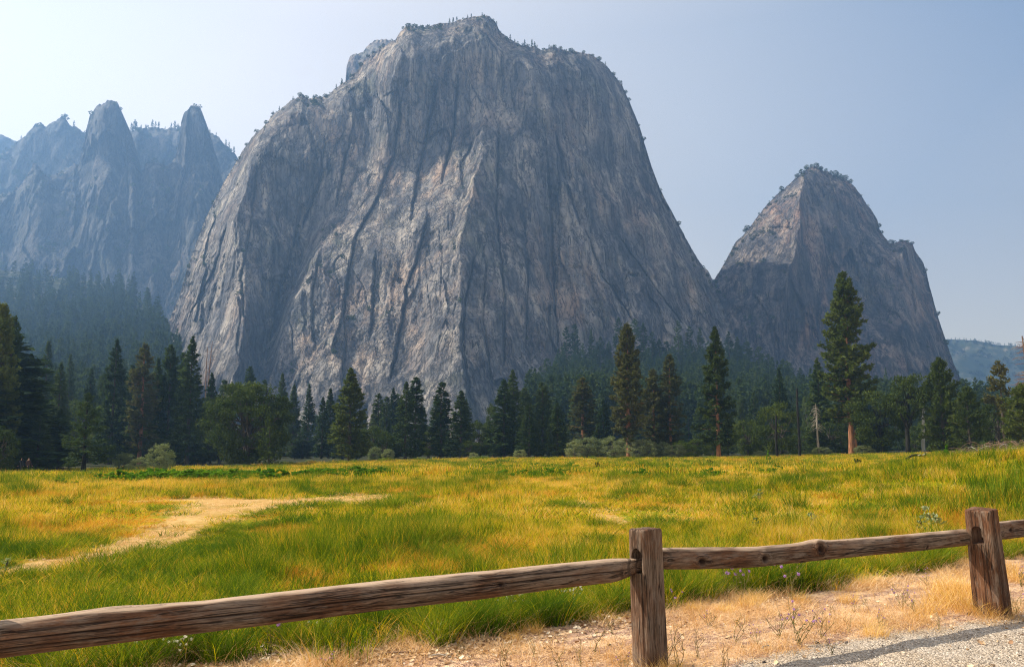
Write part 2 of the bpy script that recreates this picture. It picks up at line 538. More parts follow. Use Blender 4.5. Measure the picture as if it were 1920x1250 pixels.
PATH = _pp([(-60, 1090, .35), (60, 1066, .4), (150, 1050, .42), (230, 1030, .48), (290, 1010, .55), (345, 985, .75), (400, 964, 1.0), (460, 950, 1.5), (530, 944, 2.1), (600, 938, 2.1), (660, 934, 1.6), (705, 926, .7)])
PATH2 = _pp([(500, 942, 1.6), (400, 938, 1.3), (300, 940, .8)])
PATH3 = _pp([(1085, 935, .12), (1120, 955, .25), (1145, 975, .25), (1165, 992, .1)])


def gz(x, y):
    x = np.asarray(x, float); y = np.asarray(y, float)
    r = x / np.maximum(y, 1.0)
    z = np.interp(r, *_E) * sstep(22, 112, y)
    z = z + 1.15 * np.exp(-(((x - 17.5) / 5.5) ** 2 + ((y - 28) / 7.0) ** 2))
    z = z + 0.05 * pn(x * 0.25, y * 0.25, 0, 5) * sstep(6, 14, y) + 0.12 * pn(x * 0.06, y * 0.06, 0, 6) * sstep(12, 30, y)
    return z


def path_mask(x, y, grow=0.0):
    m = np.zeros_like(np.asarray(x, float))
    wob = 0.5 * fbm(x * 0.8, y * 0.6, 0, 3, 8)
    for P in (PATH, PATH2, PATH3):
        for (ax, ay, aw), (bx, by, bw) in zip(P[:-1], P[1:]):
            dx, dy = bx - ax, by - ay
            t = np.clip(((x - ax) * dx + (y - ay) * dy) / (dx * dx + dy * dy), 0, 1)
            d = np.hypot(x - ax - t * dx, y - ay - t * dy)
            w = aw + (bw - aw) * t + grow
            m = np.maximum(m, 1 - sstep(0.6, 1.4, d / (w * (1 + wob))))
    return m


def verge_mask(x, y):
    b = np.interp(x, [p[0] for p in _vb], [p[1] for p in _vb]) + 0.45 * pn(x * 1.3, y * 0.3, 1, 9) + 0.25 * pn(x * 4, y, 1, 10)
    return 1 - sstep(-0.25, 0.25, y - b)


def gravel_mask(x, y):
    b = np.interp(x, [p[0] for p in _gb], [p[1] for p in _gb])
    return 1 - sstep(-0.5, 0.5, y - b)


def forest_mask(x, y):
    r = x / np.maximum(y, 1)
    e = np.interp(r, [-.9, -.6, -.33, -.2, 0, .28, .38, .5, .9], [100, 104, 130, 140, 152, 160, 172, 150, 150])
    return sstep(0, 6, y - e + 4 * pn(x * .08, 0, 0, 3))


def build_ground():
    ys = [-30, -12, -4, 0]
    y = 1.5
    while y < 2750:
        ys.append(y)
        y += max(0.045, 0.013 * y) if y < 13 else 0.02 * y
    ys = np.array(ys)
    us = np.linspace(-1, 1, 341)
    YY, UU = np.meshgrid(ys, us, indexing='ij')
    XX = UU * (0.85 * np.maximum(YY, 0) + 6)
    ZZ = gz(XX, YY)
    near = 1 - sstep(8, 13, YY)
    ZZ = ZZ + near * (0.016 * pn(XX * 2.2, YY * 2.2, 0, 31) + 0.008 * pn(XX * 9, YY * 9, 0, 32))
    n, m = XX.shape
    idx = np.arange(n * m).reshape(n, m)
    f = np.stack([idx[:-1, :-1], idx[:-1, 1:], idx[1:, 1:], idx[1:, :-1]], -1).reshape(-1, 4)
    x, y = XX.ravel(), YY.ravel()
    me = mesh_np('ground', np.stack([x, y, ZZ.ravel()], -1), f, [M_GROUND], True,
                 {'verge': verge_mask(x, y), 'path': path_mask(x, y), 'gravel': gravel_mask(x, y), 'forest': forest_mask(x, y)})
    tag(obj('ground', me), kind='structure')


build_ground()


# ------------------------------------------------------------------ rock masses
def relief(name, sil, base, depth, step, rows, mat, back, R_edge=(60, 60), jag=3.0, noise=None, kind='structure', x0=None, x1=None, seed=0):
    sx = np.array([p[0] for p in sil], float); sy = np.array([p[1] for p in sil], float)
    x0 = sx[0] if x0 is None else x0; x1 = sx[-1] if x1 is None else x1
    px = np.arange(x0, x1 + 0.1, step)
    top = np.interp(px, sx, sy)
    top = top + jag * (pn(px / 9.0, 0, 0, seed + 40) + 0.6 * pn(px / 3.7, 0, 0, seed + 41)) + jag * 1.2 * pn(px / 27.0, 0, 0, seed + 42)
    bot = np.interp(px, [b[0] for b in base], [b[1] for b in base])
    t = np.linspace(0, 1, rows)
    PX, T = np.meshgrid(px, t)
    BOT = np.broadcast_to(bot, PX.shape); TOP = np.broadcast_to(top, PX.shape)
    PY = BOT + (TOP - BOT) * T
    # distance to the outline
    sxx = px[::4]; syy = top[::4]
    e = np.empty(PX.size, np.float32)
    fx, fy = PX.ravel().astype(np.float32), PY.ravel().astype(np.float32)
    for i in range(0, len(fx), 40000):
        d = (fx[i:i + 40000, None] - sxx[None].astype(np.float32)) ** 2 + (fy[i:i + 40000, None] - syy[None].astype(np.float32)) ** 2
        e[i:i + 40000] = np.sqrt(d.min(1))
    e = e.reshape(PX.shape)
    D = depth(PX, PY)
    q = 1 - np.clip(e / R_edge[0], 0, 1)
    D = D + R_edge[1] * (1 - np.sqrt(np.clip(1 - q * q, 0, 1)))
    X, Y, Z = at(PX, PY, D)
    if noise is not None:
        dn = noise(X, Y, Z, PX, PY)
        D = D + dn
        X, Y, Z = at(PX, PY, D)
    # the far side falls away behind
    bs = np.linspace(0, 1, 14)[1:]
    xb = [X]; yb = [Y]; zb = [Z]
    zmin = Z[0].min() - 5
    for s in bs:
        xb.append(X[-1:] * (1 + 0.02 * s)); yb.append(Y[-1:] + back * s ** 0.8 + 6 * pn(X[-1:] / 15, s * 6, 0, 4) * (1 - s)); zb.append(Z[-1:] + (zmin - Z[-1:]) * s ** 1.3)
    X = np.concatenate(xb); Y = np.concatenate(yb); Z = np.concatenate(zb)
    n, m = X.shape
    idx = np.arange(n * m).reshape(n, m)
    f = np.stack([idx[:-1, :-1], idx[:-1, 1:], idx[1:, 1:], idx[1:, :-1]], -1).reshape(-1, 4)
    me = mesh_np(name, np.stack([X.ravel(), Y.ravel(), Z.ravel()], -1), f, [mat], True)
    o = obj(name, me)
    tag(o, kind=kind)
    return o, (px, top, X[rows - 1], Y[rows - 1], Z[rows - 1])


def lines_depth(lines):
    """lines: each a list of (py, px, offset) from the top down; depth offset is linear between neighbouring lines"""
    L = [(np.array([p[0] for p in l], float), np.array([p[1] for p in l], float), np.array([p[2] for p in l], float)) for l in lines]

    def f(PX, PY):
        xs = np.stack([np.interp(PY, a, b) for a, b, c in L])
        os_ = np.stack([np.interp(PY, a, c) for a, b, c in L])
        warp = 7 * pn(PX / 60, PY / 45, 0, 77) + 3 * pn(PX / 17, PY / 14, 0, 78)
        P = PX + warp
        out = os_[0].copy()
        for i in range(len(L) - 1):
            a, b = xs[i], xs[i + 1]
            t = np.clip((P - a) / np.maximum(b - a, 1), 0, 1)
            out = np.where(P >= a, os_[i] + (os_[i + 1] - os_[i]) * t, out)
        return out
    return f


def facet(gx, gy, amp, tilt, seed):
    ix, iy = np.floor(gx), np.floor(gy)
    best = np.full(gx.shape, 1e9); val = np.zeros(gx.shape)
    for i in (-1, 0, 1):
        for j in (-1, 0, 1):
            cx, cy = ix + i, iy + j
            h = _hash(cx, cy, cx * 0 + 7, seed)
            jx = cx + .5 + .8 * ((h & 255) / 255 - .5); jy = cy + .5 + .8 * (((h >> 8) & 255) / 255 - .5)
            d = (gx - jx) ** 2 + (gy - jy) ** 2
            o = amp * (((h >> 16) & 255) / 255 - .5)
            tx = ((h >> 4) & 255) / 255 - .5; ty = ((h >> 12) & 255) / 255 - .5
            v = o + tilt * 2.4 * (tx * (gx - jx) + ty * (gy - jy))
            m = d < best
            best = np.where(m, d, best); val = np.where(m, v, val)
    return val


def rock_noise(s=1.0, seed=0, flute=1.0, diag=0.0, fac=1.0, lines=None):
    def f(X, Y, Z, PX, PY):
        wx = X + diag * Z + 16 * s * fbm(X / 80, 0, Z / 120, 3, seed + 1)
        am0 = sstep(-.2, .2, fbm(X / (70 * s), 9, Z / (100 * s), 2, seed + 19))
        r1 = 1 - np.abs(pn(wx / (34 * s), 0, Z / (330 * s), seed + 2)) * 2
        r2 = 1 - np.abs(pn(wx / (12 * s), 3, Z / (120 * s), seed + 3)) * 2
        r3 = pn(wx / (4.5 * s), 3, Z / (50 * s), seed + 13)
        r4 = 1 - np.abs(pn(wx / (20 * s), 9, Z / (260 * s), seed + 23)) * 2
        d = flute * s * (-5.5 * r1 + 5.0 * r4 * am0 + 3.2 * r2 * (0.4 + am0) + 1.0 * r3)
        d = d + s * 7 * fbm(X / (60 * s), Y / (60 * s), Z / (85 * s), 3, seed + 4)
        rough = 0.12 + 0.95 * sstep(-.15, .25, fbm(X / (90 * s), 4, Z / (90 * s), 2, seed + 14))
        d = d + s * 1.2 * rough * fbm(X / (6 * s), Y / (6 * s), Z / (14 * s), 4, seed + 5, 0.6)
        # broken facets: tilted plates of several sizes
        for (cw, ch, amp, tilt, sd) in ((40, 130, 6.5, .10, 50), (14, 46, 2.8, .12, 60), (6, 15, 1.2, .14, 70)):
            gx = (X + diag * Z + 0.45 * cw * fbm(X / (cw * 1.3 * s), 1, Z / (ch * .9 * s), 3, seed + sd)) / (cw * s)
            gy = (Z + 0.40 * ch * fbm(X / (cw * 1.2 * s), 5, Z / (ch * s), 3, seed + sd + 1)) / (ch * s)
            d = d + s * fac * facet(gx, gy, amp, tilt * cw, seed + sd) * (rough if cw < 40 else 1)
        # cracks
        c = np.abs(pn(wx / (24 * s), 5, Z / (170 * s), seed + 8))
        d = d + s * 3.2 * (1 - sstep(0, 0.016, c)) * am0
        c = np.abs(pn((X + 0.35 * Z) / (34 * s), 7, (Z - 0.2 * X) / (80 * s), seed + 9))
        d = d + s * 1.8 * (1 - sstep(0, 0.016, c)) * rough * am0
        for ln in (lines or []):
            lp = np.array(ln[0], float)
            k = (PY > lp[0, 1] - 6) & (PY < lp[-1, 1] + 6)
            cx = np.interp(PY, lp[:, 1], lp[:, 0]) + 3.5 * pn(PY / 22, lp[0, 0], 0, 5) + 1.6 * pn(PY / 6, lp[0, 0], 1, 5)
            q = PX - cx
            fade = sstep(lp[0, 1] - 6, lp[0, 1] + 30, PY) * (1 - sstep(lp[-1, 1] - 30, lp[-1, 1] + 6, PY))
            d = d + fade * (ln[1] * np.exp(-(q / 1.9) ** 2) + 0.6 * ln[2] * np.where(q > 0, np.exp(-q / 26.0), -0.5 * np.exp(q / 30.0)))
        return d
    return f


# main wall
A_ = [
    [(30, 620, 78), (180, 530, 72), (260, 440, 70), (400, 372, 62), (600, 315, 60), (790, 295, 55)],
    [(30, 650, 40), (180, 560, 34), (260, 478, 22), (400, 448, 6), (500, 455, -8), (600, 462, -18), (700, 440, -18), (790, 425, -18)],
    [(30, 690, 42), (180, 625, 42), (300, 590, 40), (400, 580, 50), (470, 572, 50), (560, 532, 42), (690, 484, 26), (790, 465, 20)],
    [(30, 745, 26), (110, 700, 40), (180, 690, 46), (300, 672, 46), (400, 632, 32), (450, 606, 18), (530, 574, 4), (620, 532, 0), (700, 515, -2), (790, 500, -2)],
    [(30, 770, 14), (110, 745, 16), (200, 732, 28), (290, 738, 38), (330, 735, 34), (450, 690, 14), (600, 662, -2), (700, 655, -8), (790, 655, -8)],
    [(30, 830, 20), (140, 800, 24), (230, 800, 34), (330, 790, 32), (450, 770, 4), (600, 760, -12), (790, 755, -20)],
    [(30, 900, 26), (140, 896, 32), (230, 893, 30), (300, 878, 20), (380, 858, 8), (470, 840, -10), (600, 850, -36), (790, 850, -42)],
    [(30, 912, 28), (140, 908, 34), (230, 908, 20), (300, 900, 2), (380, 882, -12), (470, 862, -24), (600, 866, -38), (790, 870, -42)],
    [(30, 940, 34), (140, 945, 38), (230, 945, 30), (380, 925, 4), (600, 945, -12), (790, 955, -16)],
    [(30, 970, 38), (300, 1024, 30), (520, 1020, 26), (650, 1028, 24), (790, 1048, 20)],
    [(30, 985, 42), (300, 1044, 40), (520, 1034, 44), (650, 1042, 44), (790, 1060, 36)],
    [(30, 1090, 72), (300, 1120, 84), (500, 1170, 80), (700, 1200, 74), (790, 1210, 74)],
    [(30, 1140, 104), (200, 1205, 128), (400, 1265, 146), (500, 1320, 152), (790, 1410, 150)],
]
_md = lines_depth(A_)


def main_depth(PX, PY):
    base = 622 + 175 * np.clip((850 - PY) / 820, 0, 1.1) ** 0.62
    return base + 1.25 * _md(PX, PY)


SIL_MAIN = [(292, 640), (305, 625), (318, 598), (335, 560), (352, 500), (385, 410), (404, 372), (430, 325), (455, 282), (480, 250), (500, 232), (512, 214),
            (524, 205), (545, 190), (560, 182), (568, 176), (574, 184), (590, 183), (606, 182), (616, 178), (632, 162), (646, 154), (655, 150), (672, 128), (690, 106),
            (706, 96), (722, 86), (742, 74), (750, 60), (762, 50), (780, 50), (800, 50), (830, 44), (850, 42), (875, 33), (900, 30), (916, 30), (928, 40), (936, 56),
            (952, 72), (975, 84), (1005, 88), (1015, 96), (1024, 92), (1036, 88), (1060, 94), (1088, 98), (1108, 102), (1122, 112), (1136, 122), (1150, 140), (1166, 160),
            (1178, 185), (1190, 215), (1200, 240), (1208, 268), (1218, 300), (1230, 335), (1246, 372), (1262, 400), (1273, 422), (1285, 445), (1300, 472), (1318, 500),
            (1332, 525), (1348, 560), (1370, 610), (1400, 680)]
CRACKS = [
    ([(752, 190), (738, 290), (704, 380), (668, 440), (652, 520), (642, 610)], 9, 7), ([(822, 150), (800, 250), (778, 360), (770, 420)], 7, 5),
    ([(800, 415), (783, 480), (762, 540), (756, 590), (744, 650), (730, 720)], 10, 8), ([(704, 470), (700, 560), (694, 640)], 7, 5),
    ([(566, 380), (548, 470), (522, 560), (506, 640), (496, 700)], 8, 5), ([(640, 560), (648, 640), (640, 720)], 6, 5), ([(600, 470), (584, 560), (590, 660)], 5, 4),
    ([(935, 230), (930, 400), (946, 560), (944, 700)], 9, 5), ([(892, 470), (872, 560), (866, 640), (884, 760)], 11, 9), ([(912, 480), (905, 600), (925, 740)], 7, 4),
    ([(1026, 300), (1034, 420), (1036, 520), (1050, 700)], 9, 6), ([(980, 380), (990, 520), (985, 660)], 6, 3), ([(1092, 420), (1130, 520), (1160, 560), (1215, 650)], 8, 6),
    ([(1150, 430), (1200, 500), (1250, 570), (1290, 620)], 6, 4), ([(1040, 250), (1060, 340), (1090, 430)], 6, 4), ([(482, 300), (470, 420), (452, 520), (462, 640)], 6, 4),
    ([(424, 420), (404, 500), (372, 560), (352, 600)], 6, 5), ([(610, 250), (600, 340), (560, 440)], 6, 5), ([(660, 240), (640, 330), (628, 400)], 6, 5), ([(860, 130), (850, 250), (826, 350)], 7, 4)]
main_o, main_top = relief('granite_cliff', SIL_MAIN, [(292, 846), (1400, 846)], main_depth, 1.7, 400, M_ROCK, 420, (46, 46), 2.2, rock_noise(1.0, 11, 0.5, 0.16, 1.25, CRACKS), seed=1)

# eastern dome
B_ = [
    [(300, 1440, 84), (400, 1370, 84), (500, 1310, 74), (600, 1300, 50), (790, 1290, 40)],
    [(300, 1508, -8), (430, 1498, -14), (520, 1480, -10), (640, 1440, 10), (790, 1420, 14)],
    [(300, 1516, 0), (430, 1510, 0), (520, 1500, 4), (640, 1470, 24), (790, 1450, 24)],
    [(300, 1560, 22), (430, 1600, 36), (600, 1610, 34), (790, 1600, 20)],
    [(300, 1580, 26), (430, 1640, 44), (460, 1690, 30), (600, 1700, 26), (790, 1700, 14)],
    [(300, 1600, 50), (460, 1712, 60), (600, 1765, 66), (790, 1830, 60)],
]
_bd = lines_depth(B_)


def dome_depth(PX, PY):
    return 905 + 170 * np.clip((800 - PY) / 500, 0, 1.1) ** 1.2 + _bd(PX, PY) * 1.15


SIL_DOME = [(1290, 560), (1318, 528), (1332, 532), (1345, 515), (1360, 492), (1380, 452), (1395, 438), (1415, 415), (1436, 385), (1455, 366), (1475, 350), (1492, 334),
            (1502, 326), (1515, 315), (1528, 312), (1545, 320), (1562, 328), (1585, 336), (1600, 348), (1618, 372), (1635, 395), (1645, 412), (1650, 432), (1660, 446),
            (1672, 458), (1684, 454), (1698, 451), (1710, 456), (1718, 474), (1730, 490), (1737, 510), (1744, 540), (1752, 570), (1762, 605), (1774, 640), (1788, 680),
            (1800, 708), (1812, 728), (1835, 760)]
dome_o, dome_top = relief('granite_dome', SIL_DOME, [(1290, 846), (1835, 846)], dome_depth, 1.8, 260, M_ROCK_B, 300, (34, 42), 2.4, rock_noise(1.0, 31, 0.6, -0.05, 1.5), seed=2)

# a pale crag seen through the notch
relief('distant_crag', [(1300, 540), (1312, 520), (1320, 502), (1326, 506), (1334, 520), (1350, 545), (1370, 560)], [(1300, 640), (1370, 640)],
       lambda PX, PY: 1150 + 0 * PX + (640 - PY) * .6, 2, 40, M_ROCK, 120, (10, 20), 2.0, rock_noise(1.2, 55), seed=6)

# pale shoulder behind the wall's top left
relief('shoulder_crag', [(640, 190), (647, 160), (650, 125), (656, 106), (668, 100), (680, 99), (688, 88), (702, 76), (716, 73), (734, 76), (748, 80), (770, 90)],
       [(640, 330), (770, 330)], lambda PX, PY: 1180 + (330 - PY) * .5 + 0 * PX, 2, 80, M_ROCK, 150, (16, 30), 3.0, rock_noise(1.5, 65), seed=7)

# spires on the left
SIL_SP = [(-330, 560), (-240, 500), (-120, 440), (-60, 395), (0, 366), (20, 360), (40, 345), (55, 322), (62, 306), (68, 303), (76, 318), (90, 334), (100, 330), (112, 322), (130, 312), (146, 306), (152, 288),
          (158, 268), (162, 240), (168, 218), (178, 202), (192, 194), (200, 188), (210, 187), (220, 192), (228, 208), (234, 222), (238, 250), (239, 305),
          (246, 302), (253, 305), (257, 345), (263, 330), (272, 312), (286, 303), (300, 306), (314, 312), (322, 305), (330, 290), (337, 262), (339, 232), (344, 214),
          (352, 206), (357, 198), (366, 198), (376, 202), (380, 214), (386, 236), (394, 262), (402, 300), (405, 345), (412, 380), (440, 430), (480, 500), (560, 560)]


def sp_depth(PX, PY):
    d = 1180 + 300 * np.clip((760 - PY) / 460, 0, 1) + 0 * PX
    for c, w, a in ((68, 34, 40), (200, 42, 55), (248, 10, 30), (288, 26, 35), (366, 36, 55)):
        d = d - a * np.exp(-((PX - c) / w) ** 2) * sstep(620, 380, PY)
    return d


sp_o, sp_top = relief('rock_spires', SIL_SP, [(-330, 760), (560, 760)], sp_depth, 1.8, 240, M_ROCK_FAR, 300, (14, 44), 5.0, rock_noise(1.3, 75, 0.4, 0.1, 2.6), seed=3)
SIL_B2 = [(-420, 380), (-250, 350), (-100, 340), (-40, 305), (0, 290), (20, 278), (38, 262), (48, 256), (54, 246), (66, 232), (80, 232), (86, 238), (100, 228), (112, 222), (120, 217), (128, 234),
          (145, 240), (158, 250), (180, 250), (238, 247), (262, 240), (290, 240), (330, 240), (395, 250), (412, 258), (425, 272), (440, 290), (470, 330), (560, 400)]
b2_o, b2_top = relief('wooded_ridge', SIL_B2, [(-420, 640), (560, 640)], lambda PX, PY: 1520 + 240 * np.clip((640 - PY) / 400, 0, 1) + 0 * PX, 3, 130, M_ROCK_FAR, 400, (20, 60), 4.5, rock_noise(1.8, 85, 0.9, 0, 2.2), seed=4)
relief('distant_ridge', [(-500, 236), (-200, 240), (-60, 244), (0, 252), (14, 256), (30, 266), (80, 290), (200, 340), (400, 400)], [(-500, 600), (400, 600)],
       lambda PX, PY: 1980 + 140 * np.clip((600 - PY) / 400, 0, 1) + 0 * PX, 5, 70, M_ROCK_FAR, 500, (20, 60), 3.0, rock_noise(4.0, 95), seed=5)
fr_o, fr_top = relief('far_hill', [(1560, 660), (1700, 640), (1780, 636), (1830, 638), (1860, 645), (1900, 648), (1940, 652), (2050, 640), (2300, 600)], [(1560, 800), (2300, 800)],
       lambda PX, PY: 2150 + 350 * np.clip((800 - PY) / 160, 0, 1) + 0 * PX, 4, 50, M_FARHILL, 400, (10, 40), 1.6, rock_noise(3.0, 105, .4), seed=8)

# wooded talus slopes
SIL_TL = [(-420, 480), (-100, 500), (0, 505), (100, 520), (180, 530), (250, 545), (290, 600), (320, 680), (350, 740), (400, 780), (480, 810), (640, 835)]
RTL = [(-420, 850), (640, 850)]
tl_depth = lambda PX, PY: 250 + 870 * np.clip((850 - PY) / 340, 0, 1) ** 1.25 + 0 * PX - 0.0 * PX
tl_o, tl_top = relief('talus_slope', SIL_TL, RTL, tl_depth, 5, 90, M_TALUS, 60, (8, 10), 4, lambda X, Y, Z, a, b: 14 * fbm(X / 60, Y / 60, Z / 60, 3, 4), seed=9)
SIL_TR = [(900, 800), (980, 790), (1035, 740), (1050, 700), (1100, 690), (1200, 692), (1330, 690), (1400, 702), (1500, 752), (1600, 778), (1700, 785), (1830, 790), (1960, 800)]
tr_depth = lambda PX, PY: 270 + 330 * np.clip((850 - PY) / 150, 0, 1.1) + 0.06 * np.clip(PX - 1100, 0, 900)
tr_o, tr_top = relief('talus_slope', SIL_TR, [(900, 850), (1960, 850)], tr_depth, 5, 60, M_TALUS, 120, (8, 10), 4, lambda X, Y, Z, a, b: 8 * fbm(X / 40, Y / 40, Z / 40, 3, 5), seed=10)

# ------------------------------------------------------------------ smoke haze
def build_haze():
    x0, x1, y0, y1, z0, z1 = -3400, 3400, -80, 2950, -8, 880
    v = [(x, y, z) for x in (x0, x1) for y in (y0, y1) for z in (z0, z1)]
    f = [(0, 1, 3, 2), (4, 6, 7, 5), (0, 4, 5, 1), (2, 3, 7, 6), (0, 2, 6, 4), (1, 5, 7, 3)]
    m = bpy.data.materials.new('smoke_haze')
    m.use_nodes = True
    t = m.node_tree
    t.nodes.clear()
    o = t.nodes.new('ShaderNodeOutputMaterial')
    p = t.nodes.new('ShaderNodeVolumePrincipled')
    p.inputs['Color'].default_value = (0.22, 0.40, 0.70, 1)
    p.inputs['Density'].default_value = 0.00032
    p.inputs['Anisotropy'].default_value = 0.45
    t.links.new(p.outputs[0], o.inputs['Volume'])
    me = mesh_np('haze', v, np.array(f), [m])
    tag(obj('haze', me), kind='stuff')


build_haze()

# ------------------------------------------------------------------ tree meshes
class RNG:
    def __init__(self, s): self.r = np.random.default_rng(s)


def tube(path, rad, k=7):
    """swept tube: returns verts, quad faces"""
    P = np.asarray(path, float); rad = np.asarray(rad, float)
    T = np.gradient(P, axis=0)
    T /= np.maximum(np.linalg.norm(T, axis=1, keepdims=True), 1e-9)
    up = np.where(np.abs(T[:, 2:3]) > 0.9, np.array([[1., 0, 0]]), np.array([[0, 0, 1.]]))
    A = np.cross(T, up); A /= np.linalg.norm(A, axis=1, keepdims=True)
    B = np.cross(T, A)
    a = np.linspace(0, 2 * np.pi, k, endpoint=False)
    V = P[:, None] + rad[:, None, None] * (np.cos(a)[None, :, None] * A[:, None] + np.sin(a)[None, :, None] * B[:, None])
    n = len(P)
    i = np.arange((n - 1) * k).reshape(n - 1, k)
    j = np.roll(i, -1, axis=1)
    F = np.stack([i, j, j + k, i + k], -1).reshape(-1, 4)
    return V.reshape(-1, 3), F


class Acc:
    def __init__(self): self.v = []; self.f3 = []; self.f4 = []; self.n = 0; self.a = []
    def add(self, v, f, a=None):
        v = np.asarray(v, float).reshape(-1, 3); f = np.asarray(f)
        (self.f3 if f.shape[1] == 3 else self.f4).append(f + self.n)
        self.v.append(v); self.n += len(v)
        self.a.append(np.zeros(len(v)) if a is None else np.asarray(a, float).ravel())
    def mesh(self, name, mats, smooth=False, attr=None):
        fl = []
        if self.f3: fl.append(np.concatenate(self.f3))
        if self.f4: fl.append(np.concatenate(self.f4))
        return mesh_np(name, np.concatenate(self.v), fl, mats, smooth, {attr: np.concatenate(self.a)} if attr else None)


def tufts(c, d, size, rng, n=3, flat=0.5, spread=0.8, wid=0.34):
    """needle sprays: n slim triangles about direction d at each centre"""
    N = len(c)
    c = np.repeat(c, n, 0); d = np.repeat(d, n, 0); s = np.repeat(size, n)[:, None]
    d = d + spread * rng.normal(size=d.shape) * np.array([1, 1, 0.6])
    d /= np.linalg.norm(d, axis=1, keepdims=True)
    r = rng.normal(size=d.shape); r[:, 2] *= (1 - flat)
    side = np.cross(d, np.cross(r, d)); side /= np.maximum(np.linalg.norm(side, axis=1, keepdims=True), 1e-6)
    c = c + rng.normal(size=c.shape) * s * 0.25
    w = wid * (0.7 + 0.6 * rng.random(len(c)))[:, None]
    v = np.stack([c - d * s * 0.3 - side * s * w, c - d * s * 0.3 + side * s * w, c + d * s * 0.9], 1)
    return v.reshape(-1, 3), np.arange(len(c) * 3).reshape(-1, 3)


def conifer(seed, H=30., Rr=4., kind='fir', base=0.1, nb=300, tf=13, size=0.5, mat=None, open_=0.0, trunk_mat=None, trad=0.38, tip=0.0):
    """returns (trunk mesh, crown mesh)"""
    rng = np.random.default_rng(seed)
    u = np.sort(rng.random(nb))
    if kind == 'fir':
        prof = lambda t: (1 - t) ** 0.75 * (0.55 + 0.45 * np.minimum(1, t / 0.12 + .4))
        droop0, droop1 = -0.35, 0.55
    elif kind == 'pond':
        prof = lambda t: np.clip((1 - t) ** 0.55, 0.12, 1) * (0.60 + 0.40 * np.minimum(1, t / 0.3))
        droop0, droop1 = -0.22, 0.35
    else:  # column
        prof = lambda t: np.clip((1 - t) ** 0.42, 0.1, 1) * (0.7 + 0.3 * np.minimum(1, t / 0.2))
        droop0, droop1 = -0.4, 0.3
    az = rng.random(nb) * 2 * np.pi
    nz = 0.75 + 0.5 * pn(np.cos(az) * 1.2 + 3, np.sin(az) * 1.2, u * 7, seed)
    L = Rr * prof(u) * (0.62 + 0.5 * rng.random(nb)) * (0.8 + nz * 0.35)
    if open_ > 0:
        L *= np.where(rng.random(nb) < open_, 0.45, 1.0)
    h = H * (base + (1 - base) * u ** 0.92)
    C, D, Z = [], [], []
    bw = Acc()
    for i in range(nb):
        l = L[i]
        n = max(3, int(tf * (0.35 + 0.65 * l / Rr)))
        if kind == 'pond':
            s = 1 - rng.random(n) ** 1.5 * 0.75
        else:
            s = 0.15 + 0.85 * np.sqrt(rng.random(n))
        dr = droop0 + (droop1 - droop0) * u[i] + 0.1 * rng.normal()
        ax = np.array([math.cos(az[i]), math.sin(az[i]), 0])
        lat = np.array([-ax[1], ax[0], 0])
        wd = (0.28 if kind != 'pond' else 0.24) * l * (1.15 - 0.85 * s)
        o = rng.uniform(-1, 1, n) * wd
        sag = dr * s + (0.22 if kind != 'col' else 0.1) * s * s * (1 if u[i] < 0.7 else 0)
        p = np.outer(s * l, ax) + np.outer(o, lat)
        p[:, 2] += h[i] + sag * l + rng.normal(size=n) * 0.10 * (2.0 if kind == 'pond' else 1)
        dd = np.tile(ax, (n, 1)) + np.outer(np.sign(o) * 0.6, lat)
        dd[:, 2] += dr * 0.6 + (0.35 if kind == 'pond' else 0.05)
        C.append(p); D.append(dd); Z.append(np.full(n, size * (0.75 + 0.5 * rng.random()) * (0.6 + 0.4 * min(1, l / (0.5 * Rr)))))
        if l > 0.35 * Rr and rng.random() < (0.8 if kind == 'pond' else 0.35):
            ss = np.linspace(0, 0.85, 4)
            pts = np.outer(ss * l, ax); pts[:, 2] += h[i] + (dr * ss + 0.2 * ss * ss) * l
            v, f = tube(pts, 0.055 * (1 - ss * 0.8) * l / 3 + 0.012, 3)
            bw.add(v, f)
    # leader
    n = 12
    p = np.zeros((n, 3)); p[:, 2] = H * np.linspace(0.965, 1.0, n)
    C.append(p); D.append(np.tile([0, 0, 1.0], (n, 1)) + rng.normal(size=(n, 3)) * 0.3); Z.append(np.full(n, size * 0.7))
    v, f = tufts(np.concatenate(C), np.concatenate(D), np.concatenate(Z), rng, 3)
    cr = mesh_np('crown', v, f, [mat])
    zz = np.linspace(-0.5, H * 0.97, 12)
    lean = np.stack([0.10 * np.sin(zz / 7 + seed), 0.10 * np.cos(zz / 9 + seed * 2), zz], -1)
    lean[:, :2] *= np.clip(zz / 10, 0, 1)[:, None]
    rr = trad * (1 - zz / H) ** 0.8 + 0.02 + 0.12 * np.exp(-np.maximum(zz, 0) * 1.2)
    v, f = tube(lean, rr, 9)
    bw.add(v, f)
    tr = bw.mesh('trunk', [trunk_mat or M_BARK], True)
    return tr, cr


